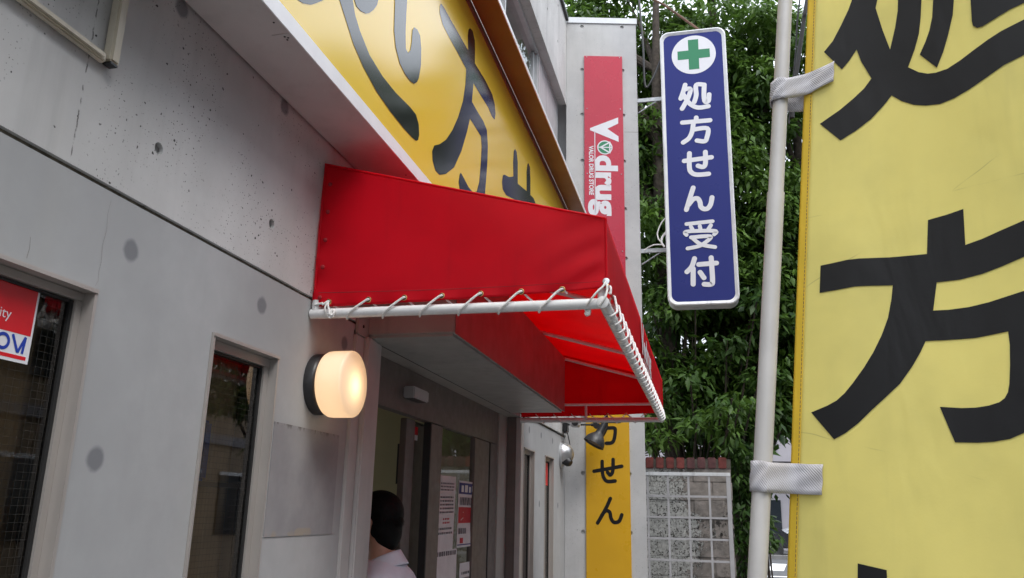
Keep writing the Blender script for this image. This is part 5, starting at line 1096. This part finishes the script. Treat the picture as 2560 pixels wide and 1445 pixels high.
# shrub hanging over the garden wall
def shrub(name, label, base, centres, per, size, mat, spread=0.22, droop=0.6, cat='shrub', hang=None):
    o = thing(name, label, cat); mb = MB(); base = Vector(base)
    for c_ in centres:
        if hang and c_[2] > hang: continue
        c_ = Vector(c_); b_ = base + Vector((random.uniform(-.2, .2), random.uniform(-.1, .1), 0)); mb.tube(catmull([tuple(b_), tuple(b_.lerp(c_, .55) + Vector((0, .1, .35))), tuple(c_)], 4), 0.011, 6)
    mb.build('stems', 'bark', o, smooth=True); tag(leaf_cloud('foliage', centres, per, spread, size, mat, o, droop=droop), kind='stuff'); return o
cs = [(random.uniform(0.7, 1.4), random.uniform(9.8, 10.3), random.uniform(2.2, 2.7)) for _ in range(4)] + [(random.uniform(1.3, 2.05), random.uniform(9.75, 10.3), random.uniform(2.3, 2.9)) for _ in range(9)]
shrub('overhanging_shrub', 'light green shrub leaning over the brick coping', (1.3, 10.2, 0.1), cs, 42, 0.14, 'leaf2')
cs = [(random.uniform(0.5, 2.3), random.uniform(10.3, 10.9), random.uniform(1.9, 4.6)) for _ in range(26)]
shrub('garden_shrub', 'green shrub with shade painted into its leaves filling the gap behind the coping', (1.4, 10.7, 0.1), cs, 60, 0.15, 'leaf3', spread=.34)
cs = [(random.uniform(1.72, 2.0), random.uniform(9.9, 10.4), random.uniform(0.25, 2.4)) for _ in range(30)]
shrub('corner_shrub', 'leafy shrub with shade painted into its leaves beside the lattice panel', (1.95, 10.3, 0.1), cs, 70, 0.11, 'leaf3', spread=.22)
cs = [(random.uniform(1.95, 2.10), random.uniform(11.2, 11.8), random.uniform(0.4, 2.1)) for _ in range(14)] + [(random.uniform(2.1, 2.5), random.uniform(11.2, 11.8), random.uniform(2.5, 3.0)) for _ in range(8)]
shrub('roadside_shrub', 'green shrub between the banner pole and the street', (2.0, 11.4, 0.1), cs, 60, 0.12, 'leaf2', spread=.2, hang=2.2)

# ------------------------------------------------------------------ street background
fb = thing('far_house', 'pale plaster house with a flat eave beyond the crossing', 'house')
box('wall', (-8, 14, 44.0, 52, 0.0, 4.2), 'far', fb); box('eave', (-8.3, 14.3, 43.1, 52.3, 4.25, 5.6), 'far', fb); box('band', (-8.1, 14.1, 43.95, 43.998, 3.5, 3.75), 'tan', fb)
for k in range(6): box('window', (-6 + k * 3.1, -4.4 + k * 3.1, 43.93, 43.99, 1.0, 2.4), 'carglass', fb)
def car(label, x, y, rz, L, Wd, H, mat, van=False, stripe=None):
    o = thing('parked_car', label, 'van' if van else 'car'); c, s_ = math.cos(rz), math.sin(rz)
    def T(p): return (x + p[0] * c - p[1] * s_, y + p[0] * s_ + p[1] * c, p[2])
    prof = [(-L / 2, .35), (-L / 2, H * .62), (-L * .46, H * .97), (L * .22, H), (L * .36, H * .60), (L / 2, H * .52), (L / 2, .35)] if van else [(-L / 2, .38), (-L / 2, H * .60), (-L * .42, H * .66), (-L * .26, H), (L * .12, H), (L * .27, H * .66), (L / 2, H * .56), (L / 2, .38)]
    n = len(prof); mb = MB(); mb.add([T((a, -Wd / 2, b)) for a, b in prof] + [T((a, Wd / 2, b)) for a, b in prof], [tuple(range(n)), tuple(range(2 * n - 1, n - 1, -1))] + [(i, (i + 1) % n, n + (i + 1) % n, n + i) for i in range(n)])
    mb.build('body', mat, o, bevel=0.07, smooth=True)
    for sy in (-1, 1):
        mb = MB(); q = [(-L * .38, H * .66), (-L * .25, H * .93), (L * .12, H * .93), (L * .24, H * .66)]; mb.add([T((a, sy * (Wd / 2 + .004), b)) for a, b in q], [(0, 1, 2, 3)]); mb.build('side_glass', 'carglass', o)
        if stripe: mb = MB(); q = [(-L * .45, H * .38), (-L * .45, H * .56), (L * .3, H * .56), (L * .3, H * .38)]; mb.add([T((a, sy * (Wd / 2 + .006), b)) for a, b in q], [(0, 1, 2, 3)]); mb.build('side_stripe', stripe, o)
        for wx in (-L * .31, L * .31):
            ax_ = Vector((-s_, c, 0)) * sy; MB().lathe(Vector(T((wx, sy * (Wd / 2 - .18), .32))), ax_, [(0, .30), (.0, .32), (.18, .32), (.19, .29), (.19, .18), (.185, .17)], 20).build('wheel', 'rubber', o, smooth=True)
    mb = MB(); a, b = (prof[3], prof[4]) if van else (prof[4], prof[5]); mb.add([T((a[0] + .01, -Wd * .42, a[1] - .03)), T((a[0] + .01, Wd * .42, a[1] - .03)), T((b[0] + .02, Wd * .45, b[1] + .02)), T((b[0] + .02, -Wd * .45, b[1] + .02))], [(0, 1, 2, 3)]); mb.build('windscreen', 'carglass', o)
    return o
car('white van with a mint green side panel across the street', 6.7, 38.5, R(185), 4.4, 1.7, 2.0, 'carwhite', True, 'mint')
car('black car parked across the street behind the shrub', 2.6, 36.2, R(180), 4.2, 1.7, 1.45, 'carblack')
# the far side of the street, mirrored in the windows and the sign
oh = thing('opposite_house', 'tan plaster house on the other side of the street', 'house')
box('wall', (9.0, 15, 7.5, 21, 0.0, 5.6), 'tan', oh); box('roof', (8.5, 15.5, 7.2, 21.5, 5.605, 5.85), 'alu_d', oh); box('string_course', (8.94, 8.998, 7.5, 21, 2.85, 3.05), 'far', oh)
for k in range(6):
    for z in (0.95, 3.5):
        y = 8.0 + k * 2.1; w_ = box('window', (8.96, 8.997, y, y + 1.3, z, z + 1.25), 'carglass', oh); box('frame', (8.94, 8.959, y - .06, y + 1.36, z + 1.255, z + 1.33), 'white_metal', w_)

ob = thing('added_shade_block', 'unseen grey three storey block added across the street to cut light', 'building')  # unseen block, added to dim the light reaching the lower wall
box('wall', (6.6, 13, -14, 6.6, 0.0, 8.6), 'greyblock', ob); box('parapet', (6.5, 13.1, -14.1, 6.7, 8.605, 8.9), 'far', ob)
for k in range(8):
    for z in (0.95, 3.6, 6.2):
        y = -13 + k * 2.4; w_ = box('window', (6.56, 6.597, y, y + 1.4, z, z + 1.35), 'carglass', ob); box('frame', (6.54, 6.559, y - .06, y + 1.46, z + 1.355, z + 1.43), 'white_metal', w_)
